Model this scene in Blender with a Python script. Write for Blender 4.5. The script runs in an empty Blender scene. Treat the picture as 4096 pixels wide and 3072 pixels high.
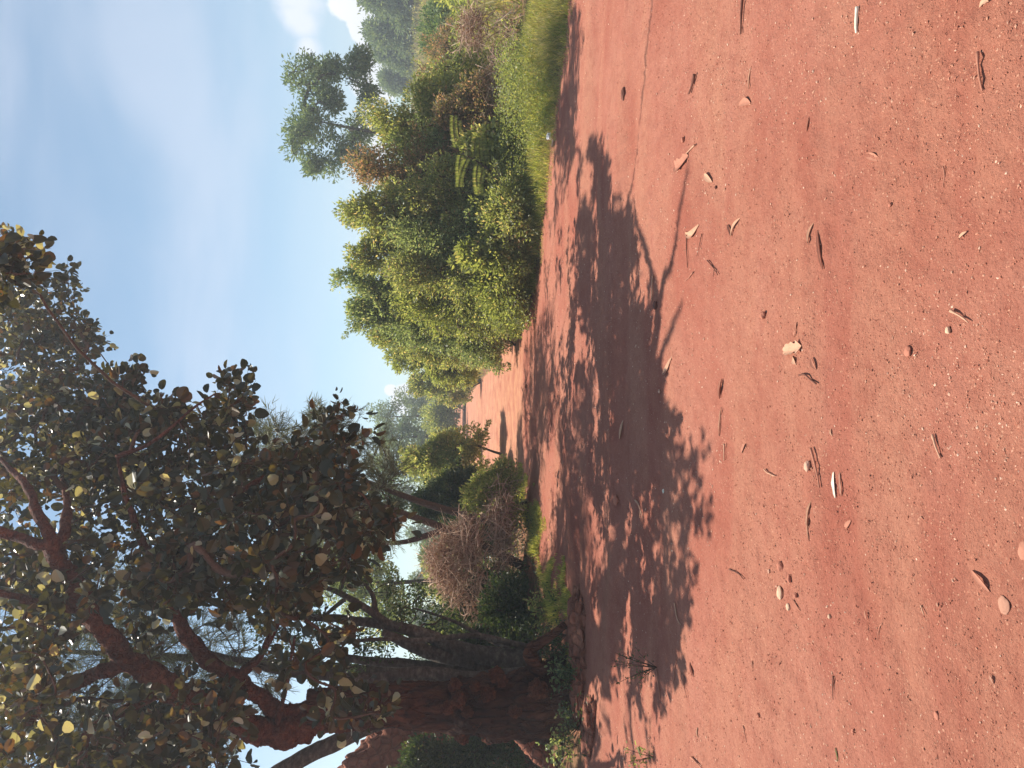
import bpy, math
import numpy as np
from mathutils import Vector, Matrix
R = math.radians
scene = bpy.context.scene
col = scene.collection

# ------------------------------------------------------------------ camera
F_PX, PITCH, CAM_Z = 3040.0, R(4.85), 1.5
cF = np.array([0, math.cos(PITCH), -math.sin(PITCH)])
cU = np.array([0, math.sin(PITCH), math.cos(PITCH)])
cR = np.array([1.0, 0, 0])
cam_d = bpy.data.cameras.new('camera')
cam = bpy.data.objects.new('camera', cam_d)
col.objects.link(cam)
cam_d.sensor_fit = 'HORIZONTAL'; cam_d.sensor_width = 36.0
cam_d.lens = 36.0 * F_PX / 4096.0
cam_d.clip_start = 0.05; cam_d.clip_end = 3000
# the phone was held upright and the picture is stored on its side
M = Matrix(((-cU[0], cR[0], -cF[0], 0), (-cU[1], cR[1], -cF[1], 0), (-cU[2], cR[2], -cF[2], CAM_Z), (0, 0, 0, 1)))
cam.matrix_world = M
scene.camera = cam

# ------------------------------------------------------------------ sun, sky, exposure
SUN_A, SUN_B = 0.36, 0.42                     # shadow offset per metre of height: to the right, towards the camera
sd = Vector((SUN_A, -SUN_B, -1.0)).normalized()
SUN_EL = math.asin(-sd.z); SUN_AZ = math.atan2(-sd.x, -sd.y)   # azimuth from +Y towards +X
sun_d = bpy.data.lights.new('sun', 'SUN'); sun_d.energy = 4.9; sun_d.angle = R(0.55); sun_d.color = (1.0, 0.92, 0.80)
sun = bpy.data.objects.new('sun', sun_d); col.objects.link(sun)
sun.rotation_euler = sd.to_track_quat('-Z', 'Y').to_euler()
sun.location = (-10, 12, 28)
vs = scene.view_settings
vs.view_transform = 'Standard'; vs.look = 'None'; vs.exposure = 0.68; vs.gamma = 1.0

def pdir(x, y):
    d = cF * F_PX + cR * ((3072 - y) - 1536) - cU * (x - 2048)
    return d / np.linalg.norm(d)

world = bpy.data.worlds.new('World'); scene.world = world; world.use_nodes = True
wn, wl = world.node_tree.nodes, world.node_tree.links
wn.clear()
def W(t, **k):
    n = wn.new(t)
    for a, b in k.items(): setattr(n, a, b)
    return n
wo = W('ShaderNodeOutputWorld'); bg = W('ShaderNodeBackground'); bg.inputs[1].default_value = 0.108
sky = W('ShaderNodeTexSky'); sky.sky_type = 'NISHITA'; sky.sun_disc = False
sky.sun_elevation = SUN_EL; sky.sun_rotation = SUN_AZ
sky.air_density = 1.0; sky.dust_density = 1.0; sky.ozone_density = 1.3; sky.altitude = 1500
tc = W('ShaderNodeTexCoord')
def wmath(op, a, b=None, clamp=False):
    n = W('ShaderNodeMath', operation=op); n.use_clamp = clamp
    for i, v in enumerate((a, b)):
        if v is None: continue
        if isinstance(v, (int, float)): n.inputs[i].default_value = v
        else: wl.new(v, n.inputs[i])
    return n.outputs[0]
def wrange(v, a, b, c=0.0, d=1.0):
    n = W('ShaderNodeMapRange', interpolation_type='SMOOTHSTEP')
    wl.new(v, n.inputs[0])
    for i, q in enumerate((a, b, c, d)): n.inputs[i + 1].default_value = q
    return n.outputs[0]
# thin veils of cirrus
mp = W('ShaderNodeMapping'); mp.inputs['Scale'].default_value = (1.5, 1.5, 5.5); mp.inputs['Location'].default_value = (0.7, 0.2, 0.35)
mp.inputs['Rotation'].default_value = (0, R(-6), 0)
wl.new(tc.outputs['Generated'], mp.inputs[0])
nz = W('ShaderNodeTexNoise'); nz.inputs['Scale'].default_value = 1.6; nz.inputs['Detail'].default_value = 5; nz.inputs['Roughness'].default_value = 0.45
nz.inputs['Distortion'].default_value = 0.4
wl.new(mp.outputs[0], nz.inputs[0])
cirrus = wrange(nz.outputs[0], 0.41, 0.76, 0.0, 0.36)
tint = W('ShaderNodeMix', data_type='RGBA', blend_type='MULTIPLY'); tint.inputs[0].default_value = 1.0; wl.new(sky.outputs[0], tint.inputs[6]); tint.inputs[7].default_value = (.90, 1.0, .90, 1)
mixc = W('ShaderNodeMix', data_type='RGBA'); wl.new(cirrus, mixc.inputs[0]); wl.new(tint.outputs[2], mixc.inputs[6])
mixc.inputs[7].default_value = (5.4, 5.6, 6.4, 1)
# heaped clouds low on the right
n2 = W('ShaderNodeTexNoise'); n2.inputs['Scale'].default_value = 22; n2.inputs['Detail'].default_value = 6; n2.inputs['Roughness'].default_value = 0.55
wl.new(tc.outputs['Generated'], n2.inputs[0])
def blob(px, py, r):
    d = pdir(px, py)
    v = W('ShaderNodeVectorMath', operation='DISTANCE'); wl.new(tc.outputs['Generated'], v.inputs[0]); v.inputs[1].default_value = tuple(d)
    return wmath('SUBTRACT', 1.0, wmath('DIVIDE', v.outputs['Value'], r / F_PX * 0.93))
blobs = [(1440, -40, 120), (1400, 10, 85), (1450, 100, 75), (1475, 170, 50), (1430, -220, 180), (1500, 300, 110), (1480, 520, 80),
         (1620, 1600, 70), (1560, 1560, 30), (1500, 600, 60)]
acc = None
for b in blobs:
    o = blob(*b); acc = o if acc is None else wmath('MAXIMUM', acc, o)
cum = wmath('ADD', acc, wmath('MULTIPLY', wmath('SUBTRACT', n2.outputs[0], 0.5), 1.5))
cumm = wrange(cum, 0.02, 0.24, 0.0, 0.95)
soft = None
for b in [(1190, -10, 110), (1215, 90, 80), (1230, 190, 60), (1180, 60, 80)]:
    o = blob(*b); soft = o if soft is None else wmath('MAXIMUM', soft, o)
softm = wrange(wmath('ADD', soft, wmath('MULTIPLY', wmath('SUBTRACT', n2.outputs[0], 0.5), 1.2)), -0.1, 0.7, 0.0, 0.7)
m2 = W('ShaderNodeMix', data_type='RGBA'); wl.new(softm, m2.inputs[0]); wl.new(mixc.outputs[2], m2.inputs[6]); m2.inputs[7].default_value = (6.9, 6.9, 7.5, 1)
m3 = W('ShaderNodeMix', data_type='RGBA'); wl.new(cumm, m3.inputs[0]); wl.new(m2.outputs[2], m3.inputs[6]); m3.inputs[7].default_value = (7.6, 7.6, 7.8, 1)
wl.new(m3.outputs[2], bg.inputs[0]); wl.new(bg.outputs[0], wo.inputs[0])

scene.render.engine = 'CYCLES'
scene.cycles.max_bounces = 6; scene.cycles.transparent_max_bounces = 4; scene.cycles.transmission_bounces = 4

# ------------------------------------------------------------------ noise and helpers
def _h(i, j, k, s):
    n = (i * 374761393 + j * 668265263 + k * 2147483647 * 3 + s * 1274126177) & 0xFFFFFFFF
    n = ((n ^ (n >> 13)) * 1274126177) & 0xFFFFFFFF
    n = (n ^ (n >> 16)) & 0xFFFFFF
    return n / float(0xFFFFFF)
def vnoise(p, s=0):
    p = np.asarray(p, float); f = np.floor(p).astype(np.int64); t = p - f; t = t * t * (3 - 2 * t)
    i, j, k = f[..., 0], f[..., 1], f[..., 2]; u, v, w = t[..., 0], t[..., 1], t[..., 2]
    def L(a, b, q): return a + (b - a) * q
    return L(L(L(_h(i, j, k, s), _h(i+1, j, k, s), u), L(_h(i, j+1, k, s), _h(i+1, j+1, k, s), u), v),
             L(L(_h(i, j, k+1, s), _h(i+1, j, k+1, s), u), L(_h(i, j+1, k+1, s), _h(i+1, j+1, k+1, s), u), v), w) * 2 - 1
def fbm(p, o=4, s=0, g=0.5):
    p = np.asarray(p, float); r = 0; a = 1.0
    for q in range(o): r = r + a * vnoise(p * 2 ** q + 17.3 * q, s + q); a *= g
    return r
def sstep(a, b, x):
    t = np.clip((x - a) / (b - a), 0, 1); return t * t * (3 - 2 * t)
def unit(v):
    v = np.asarray(v, float); return v / (np.linalg.norm(v, axis=-1, keepdims=True) + 1e-9)

def base_z(x, y):
    z = 0.012 * np.clip(y - 14, 0, 60)
    z = z + 0.062 * np.clip(y - 14, 0, 90) * sstep(2.5, 9, x - 0.02 * y)       # field climbing on the right
    return z
def P(x, y, D):
    """point of the place seen at photo pixel (x, y), D metres ahead"""
    d = cF * F_PX + cR * ((3072 - y) - 1536) - cU * (x - 2048)
    return np.array([0, 0, CAM_Z]) + d * (D / d[1])
def G(x, y):
    d = cF * F_PX + cR * ((3072 - y) - 1536) - cU * (x - 2048); d = d / d[1]
    lo = 0.5
    D = 0.5
    while D < 300:
        if CAM_Z + d[2] * D <= 0.012 * max(D - 14, 0): break
        D *= 1.004
    return np.array([d[0] * D, D])
RE = np.array([G(*q) for q in [(1815, 1650), (1850, 1610), (1930, 1520), (2000, 1430), (2085, 1320), (2125, 1220), (2170, 1000), (2200, 740), (2225, 480), (2290, 0)]] + [[7, 7.2], [14, 5.5], [60, 2]])
LE = np.array([[-60, -5], [-14, 1], [-7, 4.5], [-4.2, 6.6]] + [G(*q) for q in [(2400, 2850), (2375, 2650), (2330, 2450), (2290, 2360), (2200, 2120), (2130, 1900), (2100, 1870), (1950, 1860), (1880, 1830), (1835, 1740)]])
def verge_r(x, y):
    return y - np.interp(x, RE[:, 0], RE[:, 1])             # > 0 inside the right verge
def verge_l(x, y):
    return np.interp(y, LE[:, 1], LE[:, 0]) - x             # > 0 inside the left verge
def H(x, y, micro=True):
    x = np.asarray(x, float); y = np.asarray(y, float)
    z = base_z(x, y)
    wob = 0.18 * vnoise(np.stack([x * 1.3, y * 0.9, x * 0], -1), 5)
    r = sstep(0, 0.9, verge_r(x, y) + wob); l = sstep(0.0, 0.7, verge_l(x, y) + wob)
    l2 = sstep(0.5, 3, verge_l(x, y))
    p = np.stack([x, y, np.zeros_like(x)], -1)
    z = z + 0.10 * r + (0.10 + 0.12 * l2) * l
    z = z + (0.05 * l + 0.05 * r) * fbm(p * 1.7, 3, 3)
    road = 1 - np.maximum(r, l)
    z = z + 0.022 * fbm(p * np.array([0.8, 1.3, 1]), 4, 11)
    # wheel marks and a small ridge of thrown-up soil crossing the near road
    c = y - (3.02 + 0.05 * np.sin(x * 1.9) - 0.03 * x + 0.02 * vnoise(p * 3, 8))
    z = z + road * 0.016 * np.exp(-(c / 0.05) ** 2) * (0.5 + 0.5 * vnoise(p * 2.2, 4))
    c = y - (6.3 - 0.16 * x + 0.1 * np.sin(x * 0.9))
    z = z + road * (-0.034 * np.exp(-(c / 0.22) ** 2) + 0.026 * np.exp(-((c - 0.42) / 0.12) ** 2))
    c = y - (8.3 - 0.22 * x)
    z = z + road * (-0.032 * np.exp(-(c / 0.25) ** 2) + 0.028 * np.exp(-((c - 0.45) / 0.14) ** 2))
    if micro:
        fade = np.clip(1 - (y - 9) / 9, 0, 1) * np.clip((y + 3) / 3, 0, 1)
        k = np.abs(vnoise(p * 13, 21)) + 0.6 * np.abs(vnoise(p * 27 + 3, 22))
        patch = 0.35 + 0.65 * sstep(-0.3, 0.5, vnoise(p * 1.1, 33))
        z = z + fade * patch * 0.012 * (1 - k) + fade * 0.005 * fbm(p * 40, 2, 41)
    return z

class MB:
    def __init__(s): s.v = []; s.f = {}; s.n = 0
    def add(s, v, faces):
        v = np.asarray(v, float).reshape(-1, 3)
        for F in faces:
            F = np.asarray(F, np.int64)
            if F.size: s.f.setdefault(F.shape[1], []).append(F + s.n)
        s.v.append(v); s.n += len(v)
    def build(s, name, mat, parent=None, smooth=False):
        me = bpy.data.meshes.new(name)
        v = np.concatenate(s.v) if s.v else np.zeros((0, 3))
        org = np.zeros(3)
        if parent is not None: org = np.array(parent.location)
        v = v - org
        me.vertices.add(len(v)); me.vertices.foreach_set('co', v.astype(np.float32).ravel())
        li, st, tot, o = [], [], [], 0
        for k, fl in s.f.items():
            F = np.concatenate(fl); li.append(F.ravel()); st.append(o + np.arange(len(F)) * k); tot.append(np.full(len(F), k)); o += F.size
        li = np.concatenate(li).astype(np.int32); st = np.concatenate(st).astype(np.int32); tot = np.concatenate(tot).astype(np.int32)
        me.loops.add(len(li)); me.loops.foreach_set('vertex_index', li)
        me.polygons.add(len(st)); me.polygons.foreach_set('loop_start', st); me.polygons.foreach_set('loop_total', tot)
        me.polygons.foreach_set('use_smooth', np.full(len(st), smooth))
        me.update(calc_edges=True); me.validate()
        me.materials.append(mat)
        ob = bpy.data.objects.new(name, me); col.objects.link(ob)
        if parent is not None: ob.parent = parent
        return ob
def tag(o, label=None, cat=None, group=None, kind=None):
    if label: o['label'] = label
    if cat: o['category'] = cat
    if group: o['group'] = group
    if kind: o['kind'] = kind
    return o
def empty(name, loc, label, cat, group=None):
    o = bpy.data.objects.new(name, None); col.objects.link(o); o.location = tuple(loc); o.empty_display_size = 0.2
    bpy.context.view_layer.update()
    return tag(o, label, cat, group)

def tube(mb, pts, rad, k=6, rng=None, rough=0.0, cap=True):
    pts = np.asarray(pts, float); rad = np.asarray(rad, float); n = len(pts)
    t = unit(np.gradient(pts, axis=0)); a = np.array([0.31, 0.17, 0.93]); 
    if abs(t[0] @ unit(a)) > 0.9: a = np.array([1.0, 0.1, 0])
    u = unit(np.cross(t[0], a)); vv = []; ang = np.arange(k) * 2 * math.pi / k
    for i in range(n):
        u = u - (u @ t[i]) * t[i]; u = u / (np.linalg.norm(u) + 1e-9); w = np.cross(t[i], u)
        r = rad[i] * (1 + (rough * (rng.random(k) - 0.5) if rng is not None else 0))
        vv.append(pts[i] + (np.cos(ang) * r)[:, None] * u + (np.sin(ang) * r)[:, None] * w)
    i, j = np.meshgrid(np.arange(n - 1), np.arange(k), indexing='ij'); a0 = (i * k + j).ravel(); a1 = (i * k + (j + 1) % k).ravel()
    faces = [np.stack([a0, a1, a1 + k, a0 + k], -1)]
    if cap: faces.append((np.arange(k)[::-1])[None]); faces.append((np.arange(k) + (n - 1) * k)[None])
    fs = {}
    mb.add(np.concatenate(vv), faces)
def spline(pts, m=8):
    pts = np.asarray(pts, float)
    q = np.vstack([2 * pts[0] - pts[1], pts, 2 * pts[-1] - pts[-2]]); out = []
    for i in range(1, len(q) - 2):
        for t in np.linspace(0, 1, m, endpoint=False):
            a, b, c, d = q[i-1], q[i], q[i+1], q[i+2]
            out.append(0.5 * ((2*b) + (-a+c)*t + (2*a-5*b+4*c-d)*t*t + (-a+3*b-3*c+d)*t**3))
    out.append(pts[-1]); return np.array(out)

TPL = {
 'fold': (np.array([[0,0,0],[.5,.42,.10],[0,1,-.06],[-.5,.42,.10]]), [[[0,1,2],[0,2,3]]]),
 'lance': (np.array([[0,0,0],[.5,.3,.06],[.42,.62,.04],[0,1,-.1],[-.42,.62,.04],[-.5,.3,.06],[0,.5,0]]), [[[0,1,2,6],[6,2,3,3][:4],]] ),
 'round': (np.array([[0,0,0],[.34,.12,.10],[.5,.42,.17],[.42,.75,.10],[.2,.94,-.02],[0,1,-.10],[-.2,.94,-.02],[-.42,.75,.10],[-.5,.42,.17],[-.34,.12,.10]]), [[[0,1,2,3,4,5],[0,5,6,7,8,9]]]),
 'blade': (np.array([[-.5,0,0],[.5,0,0],[.4,.5,.10],[-.4,.5,.10],[0,1,.38]]), [[[0,1,2,3]],[[3,2,4]]]),
 'needle': (np.array([[-.5,0,0],[.5,0,0],[.5,.6,-.04],[-.5,.6,-.04],[0,1,-.14]]), [[[0,1,2,3]],[[3,2,4]]]),
}
TPL['lance'] = (np.array([[0,0,0],[.5,.3,.06],[.42,.62,.04],[0,1,-.1],[-.42,.62,.04],[-.5,.3,.06]]), [[[0,1,2,3],[0,3,4,5]]])
def leaves(mb, C, T, N, L, Wd, shape='fold'):
    tv, tf = TPL[shape]; n = len(C); k = len(tv)
    if n == 0: return
    T = unit(T); S = unit(np.cross(T, N)); N = np.cross(S, T)
    L = np.broadcast_to(np.asarray(L, float), (n,))[:, None, None]; Wd = np.broadcast_to(np.asarray(Wd, float), (n,))[:, None, None]
    v = C[:, None] + tv[None, :, 0:1] * Wd * S[:, None] + tv[None, :, 1:2] * L * T[:, None] + tv[None, :, 2:3] * L * N[:, None]
    off = (np.arange(n) * k)[:, None, None]
    mb.add(v.reshape(-1, 3), [(np.array(f)[None] + off).reshape(-1, len(f[0])) for f in tf])

# ------------------------------------------------------------------ materials
def mat(name):
    m = bpy.data.materials.new(name); m.use_nodes = True; m.node_tree.nodes.clear()
    nt = m.node_tree; out = nt.nodes.new('ShaderNodeOutputMaterial')
    return m, nt, out
def ramp(nt, stops, interp='LINEAR'):
    r = nt.nodes.new('ShaderNodeValToRGB'); r.color_ramp.interpolation = interp
    e = r.color_ramp.elements
    while len(e) < len(stops): e.new(0.5)
    for q, (p, c) in zip(e, stops): q.position = p; q.color = (*c, 1)
    return r
def leaf_mat(name, stops, trans=0.35, rough=0.45, spec=0.35, tcol=(1.0, 1.0, 0.45), k=1.0):
    stops = [(p, tuple(min(.8, q * k) for q in c)) for p, c in stops]
    m, nt, out = mat(name); N = nt.nodes; L = nt.links
    g = N.new('ShaderNodeNewGeometry'); r = ramp(nt, stops); L.new(g.outputs['Random Per Island'], r.inputs[0])
    b = N.new('ShaderNodeBsdfPrincipled'); b.inputs['Roughness'].default_value = rough; b.inputs['Specular IOR Level'].default_value = spec
    L.new(r.outputs[0], b.inputs['Base Color'])
    t = N.new('ShaderNodeBsdfTranslucent'); mx = N.new('ShaderNodeMix'); mx.data_type = 'RGBA'; mx.blend_type = 'MULTIPLY'; mx.inputs[0].default_value = 1
    L.new(r.outputs[0], mx.inputs[6]); mx.inputs[7].default_value = (tcol[0]*2, tcol[1]*2, tcol[2]*2, 1); L.new(mx.outputs[2], t.inputs[0])
    s = N.new('ShaderNodeMixShader'); s.inputs[0].default_value = trans
    L.new(b.outputs[0], s.inputs[1]); L.new(t.outputs[0], s.inputs[2]); L.new(s.outputs[0], out.inputs[0])
    return m
def bark_mat(name, c1, c2, c3, scale=6, stretch=(1, 1, 0.25), bump=0.6, rings=False):
    m, nt, out = mat(name); N = nt.nodes; L = nt.links
    tcn = N.new('ShaderNodeTexCoord'); mpn = N.new('ShaderNodeMapping'); mpn.inputs['Scale'].default_value = stretch; L.new(tcn.outputs['Object'], mpn.inputs[0])
    n1 = N.new('ShaderNodeTexNoise'); n1.inputs['Scale'].default_value = scale * 2; n1.inputs['Detail'].default_value = 8; n1.inputs['Roughness'].default_value = 0.65; L.new(mpn.outputs[0], n1.inputs[0])
    n3 = N.new('ShaderNodeTexNoise'); n3.inputs['Scale'].default_value = 1.3; n3.inputs['Detail'].default_value = 3; L.new(tcn.outputs['Object'], n3.inputs[0])
    v = N.new('ShaderNodeTexVoronoi'); v.feature = 'DISTANCE_TO_EDGE'; v.inputs['Scale'].default_value = scale * 2.4; L.new(mpn.outputs[0], v.inputs[0])
    r = ramp(nt, [(0.25, c1), (0.5, c2), (0.75, c3)]); 
    ad = N.new('ShaderNodeMath'); ad.operation = 'MULTIPLY_ADD'; L.new(n3.outputs[0], ad.inputs[0]); ad.inputs[1].default_value = 0.6; 
    sb = N.new('ShaderNodeMath'); sb.operation = 'MULTIPLY_ADD'; L.new(n1.outputs[0], sb.inputs[0]); sb.inputs[1].default_value = 0.9; sb.inputs[2].default_value = -0.25
    L.new(sb.outputs[0], ad.inputs[2]); L.new(ad.outputs[0], r.inputs[0])
    b = N.new('ShaderNodeBsdfPrincipled'); b.inputs['Roughness'].default_value = 0.9; b.inputs['Specular IOR Level'].default_value = 0.15
    L.new(r.outputs[0], b.inputs['Base Color'])
    mm = N.new('ShaderNodeMath'); mm.operation = 'MINIMUM'; L.new(v.outputs['Distance'], mm.inputs[0]); mm.inputs[1].default_value = 0.12
    a2 = N.new('ShaderNodeMath'); a2.operation = 'MULTIPLY_ADD'; L.new(mm.outputs[0], a2.inputs[0]); a2.inputs[1].default_value = 4.0; L.new(n1.outputs[0], a2.inputs[2])
    bp = N.new('ShaderNodeBump'); bp.inputs['Strength'].default_value = bump; bp.inputs['Distance'].default_value = 0.03; bp.inputs['Distance'].default_value = 0.06; L.new(a2.outputs[0], bp.inputs['Height'])
    L.new(bp.outputs[0], b.inputs['Normal']); L.new(b.outputs[0], out.inputs[0])
    return m
def plain_mat(name, stops, rough=0.85, scale=30, bump=0.3, island=True):
    m, nt, out = mat(name); N = nt.nodes; L = nt.links
    tcn = N.new('ShaderNodeTexCoord'); n1 = N.new('ShaderNodeTexNoise'); n1.inputs['Scale'].default_value = scale; n1.inputs['Detail'].default_value = 5; L.new(tcn.outputs['Object'], n1.inputs[0])
    r = ramp(nt, stops)
    if island:
        g = N.new('ShaderNodeNewGeometry'); a = N.new('ShaderNodeMath'); a.operation = 'MULTIPLY_ADD'; L.new(n1.outputs[0], a.inputs[0]); a.inputs[1].default_value = 0.5
        q = N.new('ShaderNodeMath'); q.operation = 'MULTIPLY_ADD'; L.new(g.outputs['Random Per Island'], q.inputs[0]); q.inputs[1].default_value = 0.9; q.inputs[2].default_value = -0.2
        L.new(q.outputs[0], a.inputs[2]); L.new(a.outputs[0], r.inputs[0])
    else: L.new(n1.outputs[0], r.inputs[0])
    b = N.new('ShaderNodeBsdfPrincipled'); b.inputs['Roughness'].default_value = rough; b.inputs['Specular IOR Level'].default_value = 0.2
    L.new(r.outputs[0], b.inputs['Base Color'])
    bp = N.new('ShaderNodeBump'); bp.inputs['Strength'].default_value = bump; bp.inputs['Distance'].default_value = 0.004; L.new(n1.outputs[0], bp.inputs['Height'])
    L.new(bp.outputs[0], b.inputs['Normal']); L.new(b.outputs[0], out.inputs[0])
    return m
M_round = leaf_mat('round_leaf', [(0, (.026, .030, .014)), (.45, (.045, .050, .022)), (.70, (.072, .074, .030)), (.80, (.095, .058, .026)), (.89, (.13, .075, .032)), (.915, (.26, .29, .19)), (1, (.46, .50, .38))], 0.28, 0.36, 0.4, (1.1, .85, .35))  # palest leaves: sun highlights put into the leaf colour
M_shrub = leaf_mat('shrub_leaf', [(0, (.068, .082, .034)), (.5, (.112, .126, .058)), (.85, (.165, .175, .085)), (.95, (.22, .19, .11)), (1, (.27, .19, .13))], 0.46, 0.40, 0.5, (1.15, 1.1, .5), k=2.1)
M_shrub2 = leaf_mat('grey_green_leaf', [(0, (.055, .075, .038)), (.5, (.085, .11, .055)), (.9, (.13, .155, .08)), (1, (.20, .18, .12))], 0.44, 0.42, 0.5, (1.2, 1.1, .6), k=2.35)
M_shrub3 = leaf_mat('bright_green_leaf', [(0, (.080, .100, .036)), (.5, (.125, .150, .060)), (.9, (.19, .21, .09)), (1, (.25, .22, .12))], 0.46, 0.40, 0.5, (1.2, 1.1, .5), k=1.75)
M_brown = leaf_mat('brownish_leaf', [(0, (.07, .075, .035)), (.45, (.11, .115, .05)), (.6, (.16, .11, .07)), (1, (.26, .17, .12))], 0.42, 0.5, 0.4, (1.2, 1.0, .6), k=1.7)
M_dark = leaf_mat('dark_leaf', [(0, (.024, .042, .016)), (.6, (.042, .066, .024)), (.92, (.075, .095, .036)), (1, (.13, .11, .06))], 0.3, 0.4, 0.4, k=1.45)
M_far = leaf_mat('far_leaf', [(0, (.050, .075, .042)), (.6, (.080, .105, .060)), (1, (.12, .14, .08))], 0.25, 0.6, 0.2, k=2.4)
M_dry = leaf_mat('dry_leaf_mass', [(0, (.12, .075, .05)), (.6, (.19, .12, .08)), (1, (.30, .22, .15))], 0.2, 0.7, 0.2, (1, .7, .4), k=1.4)
M_needle = leaf_mat('needle', [(0, (.050, .060, .034)), (.6, (.080, .090, .052)), (1, (.13, .125, .085))], 0.15, 0.5, 0.3, k=1.9)
M_grass = leaf_mat('grass_blade', [(0, (.095, .110, .030)), (.5, (.15, .165, .05)), (.82, (.23, .215, .08)), (1, (.36, .28, .15))], 0.45, 0.5, 0.3, k=1.9)
M_drygrass = leaf_mat('dry_grass_blade', [(0, (.13, .14, .05)), (.5, (.22, .20, .09)), (1, (.38, .30, .16))], 0.3, 0.6, 0.3, k=1.5)
M_bark = bark_mat('red_brown_bark', (.020, .010, .008), (.070, .026, .016), (.20, .075, .04), 5, (1, 1, .22), 1.0)
M_burl = bark_mat('burl_bark', (.05, .018, .012), (.15, .05, .028), (.32, .12, .06), 9, (1, 1, 1), 1.0)
M_limb = bark_mat('reddish_limb_bark', (.035, .015, .011), (.12, .040, .025), (.27, .105, .06), 8, (1, 1, 1), 0.7)
M_grey = bark_mat('grey_bark', (.045, .036, .030), (.11, .088, .072), (.28, .235, .19), 5, (1, 1, 1.6), 0.5)
M_twig = bark_mat('twig_bark', (.05, .03, .022), (.10, .06, .042), (.17, .11, .08), 20, (1, 1, 1), 0.2)
M_brush = plain_mat('dry_brushwood', [(0, (.26, .15, .10)), (.45, (.55, .36, .26)), (1, (.74, .56, .43))], 0.85, 20)
M_mound = bark_mat('red_earth_lump', (.17, .06, .036), (.32, .12, .075), (.48, .22, .14), 3, (1, 1, 1), 1.0)

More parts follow.
